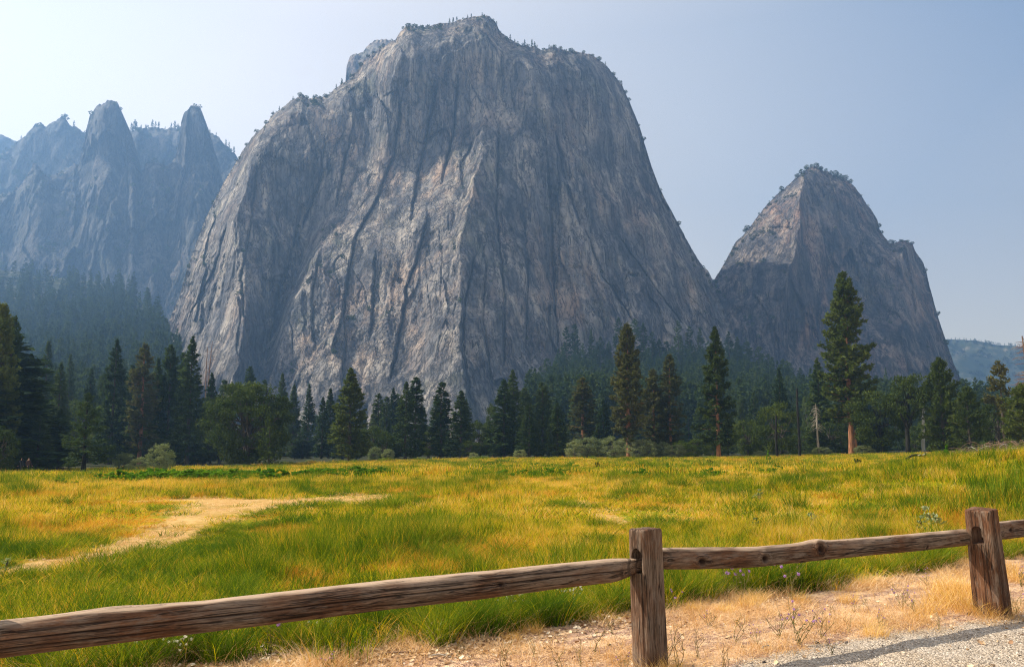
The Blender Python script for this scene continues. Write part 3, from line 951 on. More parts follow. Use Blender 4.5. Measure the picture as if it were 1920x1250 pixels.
def blob_tree(seed, H=12., Rw=6., low=0.06, ncl=60, per=120, leaf=0.3, mat=None, trunk_mat=None, trad=0.4, flat=1.0, lean=(0, 0), loose=1.0, trunkh=0.28, top_heavy=0.0, cl=0.2):
    rng = np.random.default_rng(seed)
    cz = H * (low + 1) / 2; rz = H * (1 - low) / 2
    th = rng.random(ncl) * 2 * np.pi
    zz = rng.uniform(-1, 1, ncl)
    rad = np.sqrt(np.maximum(0.03, 1 - np.abs(zz) ** 2.2)) * (0.45 + 0.55 * np.sqrt(rng.random(ncl)))
    if top_heavy: rad *= np.where(zz < 0, 1 + top_heavy * zz, 1)
    cen = np.stack([np.cos(th) * rad * Rw * 0.88, np.sin(th) * rad * Rw * 0.88, cz + zz * rz * 0.9], -1)
    cen[:, :2] += np.outer((cen[:, 2] / H) ** 1.3, lean)
    cen += rng.normal(size=cen.shape) * 0.04 * Rw
    A = []; N_ = []; Sz = []
    for c in cen:
        k = int(per * (0.6 + 0.8 * rng.random()))
        cr = cl * min(Rw, H / 2) * (0.7 + 0.7 * rng.random())
        g = rng.normal(size=(k, 3)); g /= np.linalg.norm(g, axis=1, keepdims=True)
        g = g * (rng.random((k, 1)) ** 0.45) * cr * np.array([1.15, 1.15, 0.72]) * loose
        A.append(c + g); N_.append(g / max(cr, 1e-3) + rng.normal(size=(k, 3)) * 0.6)
        Sz.append(np.full(k, leaf) * (0.6 + 0.8 * rng.random(k)))
    A = np.concatenate(A); N_ = np.concatenate(N_); Sz = np.concatenate(Sz)[:, None]
    A[:, 2] = np.maximum(A[:, 2], 0.05 * H)
    N_ /= np.linalg.norm(N_, axis=1, keepdims=True)
    r = rng.normal(size=A.shape)
    a = np.cross(N_, r); a /= np.linalg.norm(a, axis=1, keepdims=True)
    b = np.cross(N_, a)
    v = np.stack([A - a * Sz * .6, A + b * Sz * .35, A + a * Sz * .6, A - b * Sz * .35], 1).reshape(-1, 3)
    f = np.arange(len(A) * 4).reshape(-1, 4)
    cr = mesh_np('crown', v, f, [mat])
    bw = Acc()
    hz = np.linspace(-0.4, H * (trunkh + 0.25), 8)
    P = np.stack([lean[0] * np.clip(hz / H, 0, 1) ** 1.3 + 0.15 * np.sin(hz), lean[1] * np.clip(hz / H, 0, 1) ** 1.3, hz], -1)
    v, f = tube(P, trad * (1 - 0.6 * np.linspace(0, 1, 8)) + 0.15 * trad * np.exp(-np.maximum(hz, 0)), 9)
    bw.add(v, f)
    for c in cen[::2]:
        s0 = P[rng.integers(3, 8)]
        m = (s0 + c) / 2 + np.array([0, 0, -0.05 * H]) * rng.uniform(-.5, 1.5) + rng.normal(size=3) * 0.04 * Rw
        t = np.linspace(0, 1, 7)[:, None]
        pts = (1 - t) ** 2 * s0 + 2 * t * (1 - t) * m + t * t * c
        v, f = tube(pts, trad * 0.34 * (1 - 0.85 * t[:, 0]) + 0.01, 5)
        bw.add(v, f)
    return bw.mesh('trunk', [trunk_mat or M_BARK], True), cr


def snag(seed, H=15., nb=40, mat=None, L=2.5, r0=0.3, up=0.0, curl=0.0, lo=0.25, taper=0.75):
    rng = np.random.default_rng(seed)
    a = Acc()
    z = np.linspace(-0.4, H, 16)
    P = np.stack([0.012 * H * np.sin(z / H * 5 + seed), 0.01 * H * np.cos(z / H * 4), z], -1)
    v, f = tube(P, r0 * (1 - taper * z / H), 8)
    a.add(v, f)
    me_t = a.mesh('trunk', [mat], True)
    br = []
    for i in range(nb):
        b = Acc()
        h = H * rng.uniform(lo, 0.98)
        l = L * rng.uniform(.4, 1) * (1.15 - 0.6 * h / H)
        az = rng.random() * 6.283
        s = np.linspace(0, 1, 6)
        d = np.array([math.cos(az), math.sin(az), 0])
        p = np.outer(s * l, d); p[:, 2] += h + l * (up * s - curl * s * s) + rng.normal() * .05
        p += rng.normal(size=p.shape) * 0.03 * l * s[:, None]
        v, f = tube(p, 0.11 * r0 * (1.2 - s) + 0.008, 4)
        b.add(v, f)
        for q in range(2):
            k = rng.integers(2, 5); aa = az + rng.uniform(-1, 1)
            dd = np.array([math.cos(aa), math.sin(aa), rng.uniform(-.5, .3)])
            ss = np.linspace(0, .45 * l, 4)
            p2 = p[k] + np.outer(ss, dd); p2[:, 2] -= curl * ss * ss
            v, f = tube(p2, 0.05 * r0 * (1 - np.linspace(0, 1, 4)) + 0.006, 3)
            b.add(v, f)
        br.append(b.mesh('branch', [mat], True))
    return me_t, br


_cache = {}


def proto(key, fn):
    if key not in _cache: _cache[key] = fn()
    return _cache[key]


def fir(i): return proto(('fir', i), lambda: conifer(100 + i, 30, 4.2, 'fir', 0.04, 330, 13, 0.60, M_FIR))
def firn(i): return proto(('firn', i), lambda: conifer(140 + i, 30, 3.4, 'col', 0.05, 300, 13, 0.58, M_FIR))
def pine(i): return proto(('pine', i), lambda: conifer(180 + i, 30, 5.0, 'pond', 0.16, 190, 24, 0.62, M_PINE, 0.2, M_BARKR, 0.42))
def pineb(i): return proto(('pineb', i), lambda: conifer(220 + i, 30, 4.0, 'pond', 0.12, 230, 20, 0.55, M_PINE_B, 0.15, M_BARKR, 0.40))
def farc(i): return proto(('farc', i), lambda: conifer(260 + i, 30, 4.6, 'fir' if i % 2 else 'col', 0.06, 110, 9, 0.95, M_FIR))
def oak(i): return proto(('oak', i), lambda: blob_tree(300 + i, 12, 6, 0.05, 60, 120, 0.36, M_OAK))
def oakl(i): return proto(('oakl', i), lambda: blob_tree(330 + i, 12, 6, 0.05, 50, 100, 0.38, M_OAKL))
def bush(i): return proto(('bush', i), lambda: blob_tree(360 + i, 5, 3, 0.0, 70, 80, 0.20, M_WIL, trad=0.1, trunkh=0.1, cl=.26))


REF = {'fir': 4.2, 'firn': 3.4, 'pine': 5.0, 'pineb': 4.0, 'farc': 4.6, 'oak': 6, 'oakl': 6, 'bush': 3}
HREF = {'fir': 30, 'firn': 30, 'pine': 30, 'pineb': 30, 'farc': 30, 'oak': 12, 'oakl': 12, 'bush': 5}
FN = {'fir': fir, 'firn': firn, 'pine': pine, 'pineb': pineb, 'farc': farc, 'oak': oak, 'oakl': oakl, 'bush': bush}
NV = {'fir': 5, 'firn': 4, 'pine': 3, 'pineb': 3, 'farc': 4, 'oak': 4, 'oakl': 3, 'bush': 4}
prng = random.Random(7)


def plant(kind, meshes, px, top, Y, hw, label, group=None, href=None, rref=None, zbase=None, name=None, lean=0.0, cat='tree'):
    x, _, zt = at(px, top, Y)
    x = float(x); zt = float(zt)
    zb = float(gz(x, Y)) if zbase is None else zbase
    H = max(zt - zb, 0.5)
    href = href or HREF[kind]; rref = rref or REF[kind]
    sz = H / href
    sx = (hw / 1600 * Y) / (rref * 0.92)
    nm = name or {'fir': 'fir_tree', 'firn': 'fir_tree', 'pine': 'pine_tree', 'pineb': 'pine_tree', 'farc': 'conifer_tree', 'oak': 'oak_tree', 'oakl': 'oak_tree', 'bush': 'bush'}[kind]
    e = empty(nm, (x, Y, zb), prng.random() * 6.28)
    e.rotation_euler = (0, lean, prng.random() * 6.28)
    e.scale = (sx, sx, sz)
    tag(e, label, cat, group)
    t, c = meshes
    obj('trunk' if kind != 'bush' else 'stem', t, e)
    obj('crown', c, e)
    return e


def tree(kind, px, top, Y, hw, label, group=None, v=None, **kw):
    i = (prng.randrange(NV[kind]) if v is None else v)
    return plant(kind, FN[kind](i), px, top, Y, hw, label, group, **kw)


# ---- the named trees along the meadow's edge
hero = conifer(501, 36, 6.0, 'pond', 0.17, 330, 34, 0.62, M_PINE, 0.12, M_BARKR, 0.62)
plant('pine', hero, 1580, 515, 162, 50, 'tallest pine with bare orange trunk, standing in front of the eastern dome', href=36, rref=6)
hero2 = conifer(502, 28, 4.6, 'fir', 0.12, 300, 22, 0.56, M_PINE, 0.1, M_BARKR, 0.45)
plant('fir', hero2, 1340, 614, 150, 37, 'broad cone-shaped conifer with short red trunk between the twin pines and the charred poles', href=28, rref=4.6, name='pine_tree')
hero3 = conifer(503, 28, 4.4, 'pond', 0.13, 330, 24, 0.56, M_PINE_B, 0.1, M_BARKR, 0.5)
plant('pine', hero3, 1175, 610, 155, 34, 'tall blunt-topped columnar pine with red trunk rising from the willow thicket', href=28, rref=4.4)
tree('pineb', 1254, 666, 165, 30, 'right one of the twin brownish pines with slim trunks beside the willow thicket', v=0)
tree('pineb', 1224, 692, 166, 30, 'left one of the twin brownish pines, shorter, with its top broken', v=1)
tree('fir', 1460, 690, 205, 24, 'slender dark fir rising behind the round oak between the two charred poles', v=1)
tree('fir', 1532, 672, 185, 30, 'dim fir close behind the left side of the tallest pine', v=2)
tree('fir', 1412, 736, 240, 20, 'small blue-green fir behind the gap left of the round oak', v=3)
tree('pineb', 1092, 708, 186, 32, 'light olive columnar conifer behind the willow thicket', v=2)
tree('fir', 1131, 748, 182, 20, 'small fresh green fir just left of the blunt-topped pine', v=0)
tree('fir', 1106, 752, 190, 15, 'smallest slim fir right of the light olive conifer')
tree('fir', 1045, 756, 158, 26, 'small fir with visible trunk left of the willow thicket', v=4)
tree('firn', 1017, 717, 178, 22, 'narrow fir left of the light olive conifer', v=1)
tree('firn', 984, 728, 192, 20, 'dull fir behind the pair of pointed dark firs', v=2)
tree('fir', 992, 757, 158, 26, 'low broad fir in front of the narrow one, at the meadow edge', v=2)
tree('fir', 962, 694, 178, 27, 'right and taller of the pair of pointed dark firs at the foot of the wall', v=3)
tree('fir', 945, 712, 172, 34, 'left and wider of the pair of pointed dark firs at the foot of the wall', v=4)
tree('fir', 865, 733, 162, 30, 'dark fir standing alone left of the pointed pair', v=0)
tree('firn', 828, 716, 165, 23, 'slim straight fir between two darker neighbours below the pale buttress', v=3)
tree('fir', 762, 716, 160, 27, 'left of the two joined dark firs below the pale buttress', v=1)
tree('firn', 780, 708, 166, 24, 'right of the two joined dark firs below the pale buttress', v=0)
hero4 = conifer(504, 24, 5.0, 'fir', 0.08, 300, 22, 0.55, M_PINE, 0.12, M_BARK, 0.4)
plant('fir', hero4, 658, 690, 140, 40, 'ragged dark conifer with crooked top right of the big oak', href=24, rref=5, name='pine_tree')
for px, top, Y, hw, lb in [(620, 728, 200, 20, 'dim fir left of the ragged dark conifer'), (606, 744, 190, 18, 'short fir in the haze right of the big oak'), (640, 738, 215, 16, 'pale fir close behind the ragged conifer'),
                           (580, 722, 218, 18, 'third fir of the row right behind the big oak'), (552, 722, 222, 20, 'second fir of the row right behind the big oak'),
                           (530, 700, 228, 19, 'fir rising just over the right shoulder of the big oak'), (470, 688, 232, 16, 'fir tip rising over the middle of the big oak'),
                           (496, 712, 225, 14, 'low fir tip over the crown of the big oak'), (710, 738, 222, 16, 'left of three little firs left of the joined pair'),
                           (725, 744, 215, 15, 'middle of three little firs left of the joined pair'), (738, 727, 226, 17, 'right of three little firs left of the joined pair')]:
    tree('fir' if hw > 16 else 'firn', px, top, Y, hw, lb)
# left cluster
for k, px, top, Y, hw, lb in [
    ('fir', 362, 632, 150, 36, 'tallest dark fir of the left group, right in front of the cliff foot'),
    ('firn', 322, 648, 156, 24, 'slim fir left of the tallest one in the left group'),
    ('firn', 345, 662, 160, 18, 'narrow fir squeezed against the tallest fir of the left group'),
    ('fir', 298, 672, 156, 26, 'shorter dark fir right of the brownish one in the left group'),
    ('pineb', 273, 646, 150, 36, 'brownish round-shouldered conifer in the middle of the left group'),
    ('fir', 220, 638, 152, 32, 'tall fir with bare lower trunk above the light bushes'),
    ('firn', 249, 686, 175, 16, 'thin fir tip between the tall fir and the brownish conifer'),
    ('fir', 172, 690, 182, 20, 'hazy fir behind the small open pine'),
    ('firn', 196, 702, 190, 16, 'small hazy fir left of the tall fir with bare trunk'),
    ('fir', 133, 665, 205, 20, 'blue-grey fir right of the one with pale green sides'),
    ('fir', 92, 640, 192, 27, 'tall fir with pale green sides near the left edge'),
    ('fir', 115, 680, 142, 27, 'fir with open lower branches in front of the light green oaks'),
    ('firn', 67, 674, 222, 18, 'faint fir in the haze next to the big dark tree at the left edge'),
    ('fir', 76, 780, 98, 30, 'small rounded conifer at the left end of the meadow'),
    ('fir', 116, 766, 108, 28, 'small dark conifer left of the open young pine'),
    ('fir', 398, 700, 175, 22, 'dim fir on the left of the big oak'),
    ('firn', 420, 712, 190, 18, 'faint fir directly behind the left edge of the big oak')]:
    tree(k, px, top, Y, hw, lb)
bigl = conifer(505, 30, 6.0, 'pond', 0.03, 340, 24, 0.6, M_PINE, 0.05, M_BARK, 0.5)
plant('pine', bigl, 6, 574, 95, 44, 'huge dark pine cut off by the left edge of the picture', href=30, rref=6)
bigl2 = conifer(506, 30, 5.0, 'pond', 0.05, 300, 22, 0.6, M_FIR, 0.05, M_BARK, 0.5)
plant('pine', bigl2, 27, 596, 102, 32, 'second huge dark pine just inside the left edge', href=30, rref=5)
plant('oak', FN['oak'](2), 2, 800, 84, 36, 'dark green leafy tree low at the left edge below the huge pine')
young = conifer(507, 11, 3.6, 'fir', 0.15, 90, 34, 0.30, M_FIR, 0.15, M_CHAR, 0.24)
plant('pine', young, 166, 738, 88, 46, 'open young pine with black trunk standing out on the meadow at left', href=11, rref=3.4)
# broadleaf
bigoak = blob_tree(601, 13, 6.6, 0.03, 140, 190, 0.27, M_OAK, trad=0.5, cl=0.165)
plant('oak', bigoak, 470, 716, 130, 80, 'big round black oak at the meadow edge left of the cliff foot', href=13, rref=6.6)
smallp = conifer(508, 9, 2.6, 'fir', 0.08, 110, 14, 0.34, M_OAK, 0.1, M_BARK, 0.15)
plant('fir', smallp, 507, 776, 121, 25, 'small green conifer growing against the front of the big oak', href=9, rref=2.6)
for k, px, top, Y, hw, lb in [
    ('oakl', 55, 730, 168, 24, 'yellow-green oak beside the dark pines at the left edge'),
    ('oakl', 95, 752, 175, 30, 'light green oak under the fir with open branches'),
    ('oak', 150, 752, 178, 46, 'wide dull green oak behind the open young pine'),
    ('oakl', 208, 748, 182, 34, 'light green oak left of the tall fir with bare trunk'),
    ('oak', 400, 740, 165, 30, 'dull oak between the firs and the big oak'),
    ('oak', 700, 800, 168, 34, 'low grey-green oak right of the ragged dark conifer'),
    ('oak', 722, 815, 160, 24, 'low leafy tree in front of the little firs'),
    ('oak', 805, 806, 172, 24, 'low oak between the joined firs and the slim straight fir'),
    ('oak', 900, 790, 178, 30, 'dark oak between the lone fir and the pointed pair'),
    ('oak', 925, 760, 196, 20, 'rounded tree in shade left of the pointed pair'),
    ('oak', 880, 826, 158, 20, 'low dark oak in front of the lone dark fir'),
    ('oak', 1400, 786, 170, 36, 'round grey-green oak left of the thin charred pole'),
    ('oak', 1454, 756, 160, 44, 'round oak with dead branches sticking out behind the thin charred pole'),
    ('oak', 1505, 800, 200, 24, 'dim oak behind the tall charred pole'),
    ('oak', 1555, 790, 175, 32, 'oak left of the tallest pine behind the grey snag'),
    ('oak', 1300, 822, 160, 30, 'low leafy tree left of the cone-shaped conifer'),
    ('oakl', 1280, 826, 155, 24, 'light green shrub-like oak between the twin pines and the cone-shaped conifer'),
    ('oak', 1735, 790, 185, 34, 'hazy grey-green oak behind the pale bare trunk')]:
    tree(k, px, top, Y, hw, lb)
lo_ = blob_tree(602, 14, 6.2, 0.10, 85, 120, 0.34, M_OAK, M_CHAR, 0.42, lean=(-1.2, 0))
plant('oak', lo_, 1648, 733, 156, 52, 'spreading dark oak on leaning black trunks right of the tallest pine', href=14, rref=6.2)
tk = blob_tree(603, 14, 5.2, 0.45, 60, 80, 0.34, M_OAK, M_CHAR, 0.55, lean=(1.6, 0), trunkh=0.5, top_heavy=0.2)
plant('oak', tk, 1693, 702, 150, 40, 'tall oak with curved black trunk and airy crown left of the pale bare trunk', href=14, rref=5.2).rotation_euler = (0, 0, 0.3)
rp = conifer(509, 17, 5.4, 'pond', 0.04, 260, 24, 0.46, M_PINE, 0.05, M_BARK, 0.35)
plant('pine', rp, 1760, 674, 146, 44, 'bushy dark green pine with pointed top right of the curved oak', href=17, rref=5.4)
rp2 = conifer(510, 14, 5.0, 'pond', 0.04, 220, 24, 0.44, M_PINE, 0.05, M_BARK, 0.3)
plant('pine', rp2, 1812, 727, 140, 36, 'shorter bushy pine beside the heap of dead branches', href=14, rref=5)
tree('firn', 1828, 722, 300, 11, 'tiny far conifer in the gap at the foot of the eastern dome')
tree('fir', 1846, 742, 260, 22, 'hazy conifer in the gap right of the eastern dome')
sp = conifer(511, 20, 3.6, 'pond', 0.42, 60, 26, 0.5, M_PINE_B, 0.3, M_BARK, 0.32)
plant('pine', sp, 1872, 678, 142, 28, 'sparse thin-crowned pine with layered branches near the right edge', href=20, rref=3.6)
tree('oak', 1868, 752, 150, 34, 'grey-green leafy tree below the sparse pine')
rp3 = conifer(512, 14, 5.4, 'pond', 0.03, 280, 24, 0.44, M_PINE, 0.05, M_BARK, 0.3)
plant('pine', rp3, 1918, 722, 118, 46, 'dense dark pine cut off by the right edge of the picture', href=14, rref=5.4)
tree('oak', 1790, 800, 150, 28, 'dark leafy shrub tree between the two bushy pines')
tree('oak', 1612, 800, 185, 26, 'low tree behind the second red trunk')
# willow thicket and bushes
for j, (px, top, Y, hw) in enumerate([(1078, 826, 152, 20), (1100, 818, 153, 24), (1124, 822, 154, 22), (1148, 818, 151, 24), (1170, 822, 158, 22), (1196, 822, 154, 22), (1215, 826, 153, 18), (1240, 828, 156, 20), (1265, 832, 153, 20)]):
    tree('bush', px, top, Y, hw, 'grey-green willow bush in the thicket under the blunt-topped pine', 'willow bushes in the thicket', name='willow_bush', cat='bush')
for px, top, Y, hw, lb in [(305, 832, 106, 26, 'roundest light green bush at the meadow edge left of the dark firs'), (236, 848, 103, 20, 'low light bush left of the roundest one'), (262, 857, 100, 22, 'lowest flat bush joining the two light ones'),
                           (702, 838, 150, 14, 'small light bush under the low grey-green oak'), (728, 842, 146, 12, 'tiny pale bush at the meadow edge below the little firs'), (888, 848, 150, 10, 'tiny round bush by the lone dark fir'),
                           (582, 862, 136, 12, 'flat low bush at the meadow edge right of the big oak'), (975, 842, 152, 12, 'small bush under the low broad fir'),
                           (1425, 845, 152, 14, 'small bush below the round grey-green oak'), (1620, 835, 160, 18, 'dark bush right behind the two red trunks'), (1540, 838, 158, 18, 'dark bush left of the tallest pine')]:
    tree('bush', px, top, Y, hw, lb, cat='bush')


# ---- dead trunks
def dead(name, label, px, top, Y, m, href, wscale=1.0, lean=0.0, cat='dead tree'):
    x, _, zt = at(px, top, Y)
    zb = float(gz(float(x), Y))
    e = empty(name, (float(x), Y, zb))
    s = (float(zt) - zb) / href
    e.scale = (s * wscale, s * wscale, s)
    e.rotation_euler = (0, lean, 0.4)
    tag(e, label, cat)
    obj('trunk', m[0], e)
    for b in m[1]: obj('branch', b, e)
    return e


dead('charred_pole', 'tall thin charred pole-like trunk at the meadow edge left of the tallest pine', 1494, 728, 152, snag(1, 12, 5, M_CHAR, 0.5, 0.24, 0.1, 0, 0.6, 0.35), 12)
dead('charred_pole', 'shorter charred trunk with orange broken tip in front of the round oak', 1454, 778, 152, snag(2, 8, 4, M_CHAR, 0.4, 0.28, 0.1, 0, 0.6, 0.5), 8)
dead('grey_snag', 'bare grey dead tree with drooping twigs left of the tallest pine', 1533, 757, 158, snag(3, 11, 60, M_SNAGD, 2.0, 0.3, 0.35, 0.95, 0.5), 11, lean=R(-4))
dead('pale_trunk', 'pale bare trunk standing between the curved oak and the bushy pine', 1727, 741, 158, snag(4, 11, 8, M_PALE, 0.8, 0.34, 0.1, 0.1, 0.5, 0.5), 11)
dead('dead_pine', 'tall dead pine with bare horizontal branches at the right edge', 1916, 630, 128, snag(5, 18, 60, M_TWIG, 3.4, 0.35, 0.1, 0.25, 0.35), 18)
dead('red_trunk', 'short red bare trunk just right of the tallest pine', 1601, 806, 168, snag(6, 5, 0, M_BARKR, 0.6, 0.50, 0, 0, .5, .2), 5)
dead('thin_snag', 'left of two thin bare trunks in front of the cliff foot', 391, 650, 250, snag(7, 30, 40, M_TWIG, 2.0, 0.3, 0.1, 0.2, 0.3), 30)
dead('thin_snag', 'right of two thin bare trunks in front of the cliff foot', 397, 640, 262, snag(8, 30, 44, M_TWIG, 2.4, 0.3, 0.1, 0.2, 0.3), 30)


# ---- second and third rows: anonymous conifers filling the wood behind
def fill(n, x0, x1, ylo, yhi, toplo, tophi, hwk, kinds, label, group, seed):
    r = random.Random(seed)
    for i in range(n):
        px = x0 + (x1 - x0) * (i + r.random()) / n
        Y = r.uniform(ylo, yhi)
        top = r.uniform(toplo, tophi)
        tree(r.choice(kinds), px, top, Y, hwk * r.uniform(.75, 1.2) * 200 / Y, label, group)


fill(24, -60, 400, 195, 300, 700, 780, 22, ['fir', 'firn', 'fir', 'oak'], 'shaded conifer deep in the wood behind the left group of firs', 'trees deep in the left wood', 1)
fill(34, 380, 1080, 205, 330, 738, 800, 20, ['fir', 'firn', 'fir', 'fir', 'pineb'], 'hazy conifer in the second row below the granite wall', 'conifers in the second row below the wall', 2)
fill(34, 1040, 1700, 205, 320, 740, 800, 20, ['fir', 'firn', 'fir', 'fir', 'oak'], 'hazy conifer in the second row under the talus forest', 'conifers in the second row on the right', 3)
fill(30, -40, 1080, 168, 200, 790, 835, 20, ['oak', 'fir', 'oak', 'firn'], 'low shaded tree between the trunks of the meadow-edge firs', 'low trees in the shade of the edge', 4)
fill(26, 1060, 1960, 172, 205, 795, 835, 22, ['oak', 'fir', 'oak', 'oak'], 'low shaded tree behind the meadow edge on the right', 'low trees behind the right meadow edge', 5)
fill(12, 1700, 1990, 210, 330, 770, 805, 24, ['oak', 'fir', 'oak'], 'dim tree behind the bushy pines on the right', 'dim trees far right', 6)
fill(16, -60, 440, 150, 175, 790, 830, 28, ['oak', 'fir', 'oak'], 'dark undergrowth tree at the shaded left meadow edge', 'dark undergrowth of the left edge', 8)
fill(9, -130, 60, 90, 130, 600, 720, 60, ['fir', 'pine'], 'dark tree crowding the left edge of the meadow', 'dark trees at the left edge', 9)


# ------------------------------------------------------------------ scatter with geometry nodes
def scatter(name, pts, rots, scls, idxs, sources, label=None, kind='stuff', attrs=None):
    col = bpy.data.collections.new(name + '_kinds')
    for k, me in enumerate(sources):
        o = bpy.data.objects.new('%s_kind_%02d' % (name, k), me)
        col.objects.link(o)
    me = bpy.data.meshes.new(name)
    me.vertices.add(len(pts))
    me.vertices.foreach_set('co', np.asarray(pts, np.float32).ravel())
    a = me.attributes.new('rot', 'FLOAT_VECTOR', 'POINT'); a.data.foreach_set('vector', np.asarray(rots, np.float32).ravel())
    a = me.attributes.new('scl', 'FLOAT_VECTOR', 'POINT'); a.data.foreach_set('vector', np.asarray(scls, np.float32).ravel())
    a = me.attributes.new('idx', 'INT', 'POINT'); a.data.foreach_set('value', np.asarray(idxs, np.int32).ravel())
    o = obj(name, me)
    ng = bpy.data.node_groups.new(name + '_nodes', 'GeometryNodeTree')
    ng.interface.new_socket('Geometry', in_out='INPUT', socket_type='NodeSocketGeometry')
    ng.interface.new_socket('Geometry', in_out='OUTPUT', socket_type='NodeSocketGeometry')
    gi = ng.nodes.new('NodeGroupInput'); go = ng.nodes.new('NodeGroupOutput')
    ip = ng.nodes.new('GeometryNodeInstanceOnPoints')
    ci = ng.nodes.new('GeometryNodeCollectionInfo')
    ci.inputs['Collection'].default_value = col
    ci.inputs['Separate Children'].default_value = True
    ci.inputs['Reset Children'].default_value = True
    ip.inputs['Pick Instance'].default_value = True

    def na(n, ty):
        nd = ng.nodes.new('GeometryNodeInputNamedAttribute'); nd.data_type = ty
        nd.inputs['Name'].default_value = n
        return nd.outputs['Attribute']
    ng.links.new(gi.outputs[0], ip.inputs['Points'])
    ng.links.new(ci.outputs[0], ip.inputs['Instance'])
    ng.links.new(na('idx', 'INT'), ip.inputs['Instance Index'])
    ng.links.new(na('rot', 'FLOAT_VECTOR'), ip.inputs['Rotation'])
    ng.links.new(na('scl', 'FLOAT_VECTOR'), ip.inputs['Scale'])
    ng.links.new(ip.outputs[0], go.inputs[0])
    md = o.modifiers.new('scatter', 'NODES'); md.node_group = ng
    tag(o, label, None, None, kind)
    return o


# distant forest on the slopes
def slope_points(px, py, depth):
    D = depth(px, py)
    return at(px, py, D)


rg = np.random.default_rng(3)


def far_sources(seed, mat):
    out = []
    for i in range(4):
        t, c = conifer(seed + i, 30, 4.4, 'fir' if i % 2 else 'col', 0.05, 80, 8, 1.15, mat)
        out.append(c)
    return out


FS = far_sources(700, M_FIR)
OS = [blob_tree(720 + i, 10, 5, 0.0, 22, 40, 0.8, M_OAK)[1] for i in range(2)]
pts = []
for (n, xl, xh, yl, yh, dep, silf, wood) in ((5200, -420, 340, 470, 845, tl_depth, SIL_TL, .20), (4200, 985, 1960, 690, 845, tr_depth, SIL_TR, .12)):
    px = rg.uniform(xl, xh, n); py = yl + (yh - yl) * rg.random(n) ** 0.8
    s = np.interp(px, [p[0] for p in silf], [p[1] for p in silf])
    ok = (py > s + 6) & ((px < 335) | (px > 980))
    dens = pn(px / 45, py / 25, 0, 61)
    ok &= (rg.random(n) > 0.15 - dens * .6)
    px, py = px[ok], py[ok]
    x, y, z = slope_points(px, py, dep)
    hs = rg.uniform(.5, 1.1, len(px))
    k = np.where(rg.random(len(px)) < wood, 4 + rg.integers(0, 2, len(px)), rg.integers(0, 4, len(px)))
    hs = np.where(k >= 4, hs * 0.9, hs)
    pts.append(np.stack([x, y, z - 1, hs * np.where(px > 900, .80, np.where(y < 420, .8, 1.0)), k], -1))
P = np.concatenate(pts)
n = len(P)
scatter('slope_forest', P[:, :3], np.stack([np.zeros(n), np.zeros(n), rg.random(n) * 6.28], -1),
        np.stack([P[:, 3] * rg.uniform(.85, 1.25, n), P[:, 3] * rg.uniform(.85, 1.25, n), P[:, 3]], -1), P[:, 4], FS + OS)

# the nearest, tallest ones on the right talus are trees of their own
for i, (px, top, hw) in enumerate([(1062, 614, 9), (1078, 608, 9), (1108, 618, 8), (1126, 632, 8), (1142, 640, 8), (1160, 596, 10), (1190, 598, 12), (1206, 606, 12), (1236, 636, 12), (1250, 640, 10), (1271, 602, 8), (1292, 612, 9), (1312, 618, 10),
                                   (1366, 622, 12), (1382, 632, 10), (1400, 640, 12), (1422, 650, 11), (1352, 640, 9), (1440, 664, 10), (1222, 622, 8), (1176, 620, 8), (1500, 690, 12), (1480, 680, 10), (1620, 705, 12), (1660, 690, 8)]):
    Y = 585
    x, _, zt = at(px, top, Y)
    bpy_ = np.interp(px, [p[0] for p in SIL_TR], [p[1] for p in SIL_TR])
    _, _, zb = at(px, min(bpy_ + 10, top + 95), Y)
    tree('farc', px, top, Y, hw * 1.3, 'dark blue conifer standing against the wall on top of the right talus', 'conifers on the crest of the right talus', zbase=float(zb), name='conifer_tree')


# ---- skyline trees and ledge shrubs
def on_top(topd, px, h, k=0):
    i = int(np.argmin(np.abs(topd[0] - px)))
    return topd[2][i], topd[3][i], topd[4][i]


def sky_tree(topd, px, hpx, label, group, rk='farc', wide=1.0):
    x, y, z = on_top(topd, px, hpx)
    H = hpx / 1600 * y
    e = empty('conifer_tree' if rk != 'oak' else 'shrub', (x, y + 1, z - 0.12 * H), prng.random() * 6)
    kk = prng.randrange(NV[rk])
    s = H / HREF[rk]
    e.scale = (s * 1.25 * wide, s * 1.25 * wide, s)
    tag(e, label, 'tree' if rk != 'oak' else 'shrub', group)
    t, c = FN[rk](kk)
    obj('trunk' if rk != 'oak' else 'stem', t, e); obj('crown', c, e)


for px, h in [(843, 13), (850, 14), (856, 11), (876, 8), (884, 9), (904, 9), (932, 9), (957, 13), (966, 8), (984, 15), (997, 19), (1003, 12), (1030, 9), (1052, 8), (630, 9), (640, 14), (548, 10), (524, 11), (511, 10), (1136, 9), (1166, 11)]:
    sky_tree(main_top, px, h, 'tiny conifer on the skyline of the great granite wall', 'conifers on the rim of the granite wall')
for px in list(range(1496, 1600, 9)) + [1648, 1654, 1672, 1712, 1736, 1758, 1776, 1402, 1398, 1466]:
    sky_tree(dome_top, px, prng.uniform(6, 12), 'dark shrubby tree on the skyline of the eastern dome', 'shrubby trees on the eastern dome', 'oak', 1.0)
for px in [562, 575, 592, 610, 700, 712, 765, 778, 792, 1020, 1040, 1070, 1095, 1112, 1124, 1150, 1172, 1180, 462, 480, 500, 660, 676, 690, 1207, 1273]:
    sky_tree(main_top, px, prng.uniform(5, 9), 'low dark shrub on the rim of the granite wall', 'shrubs on the rim of the granite wall', 'oak', 1.2)
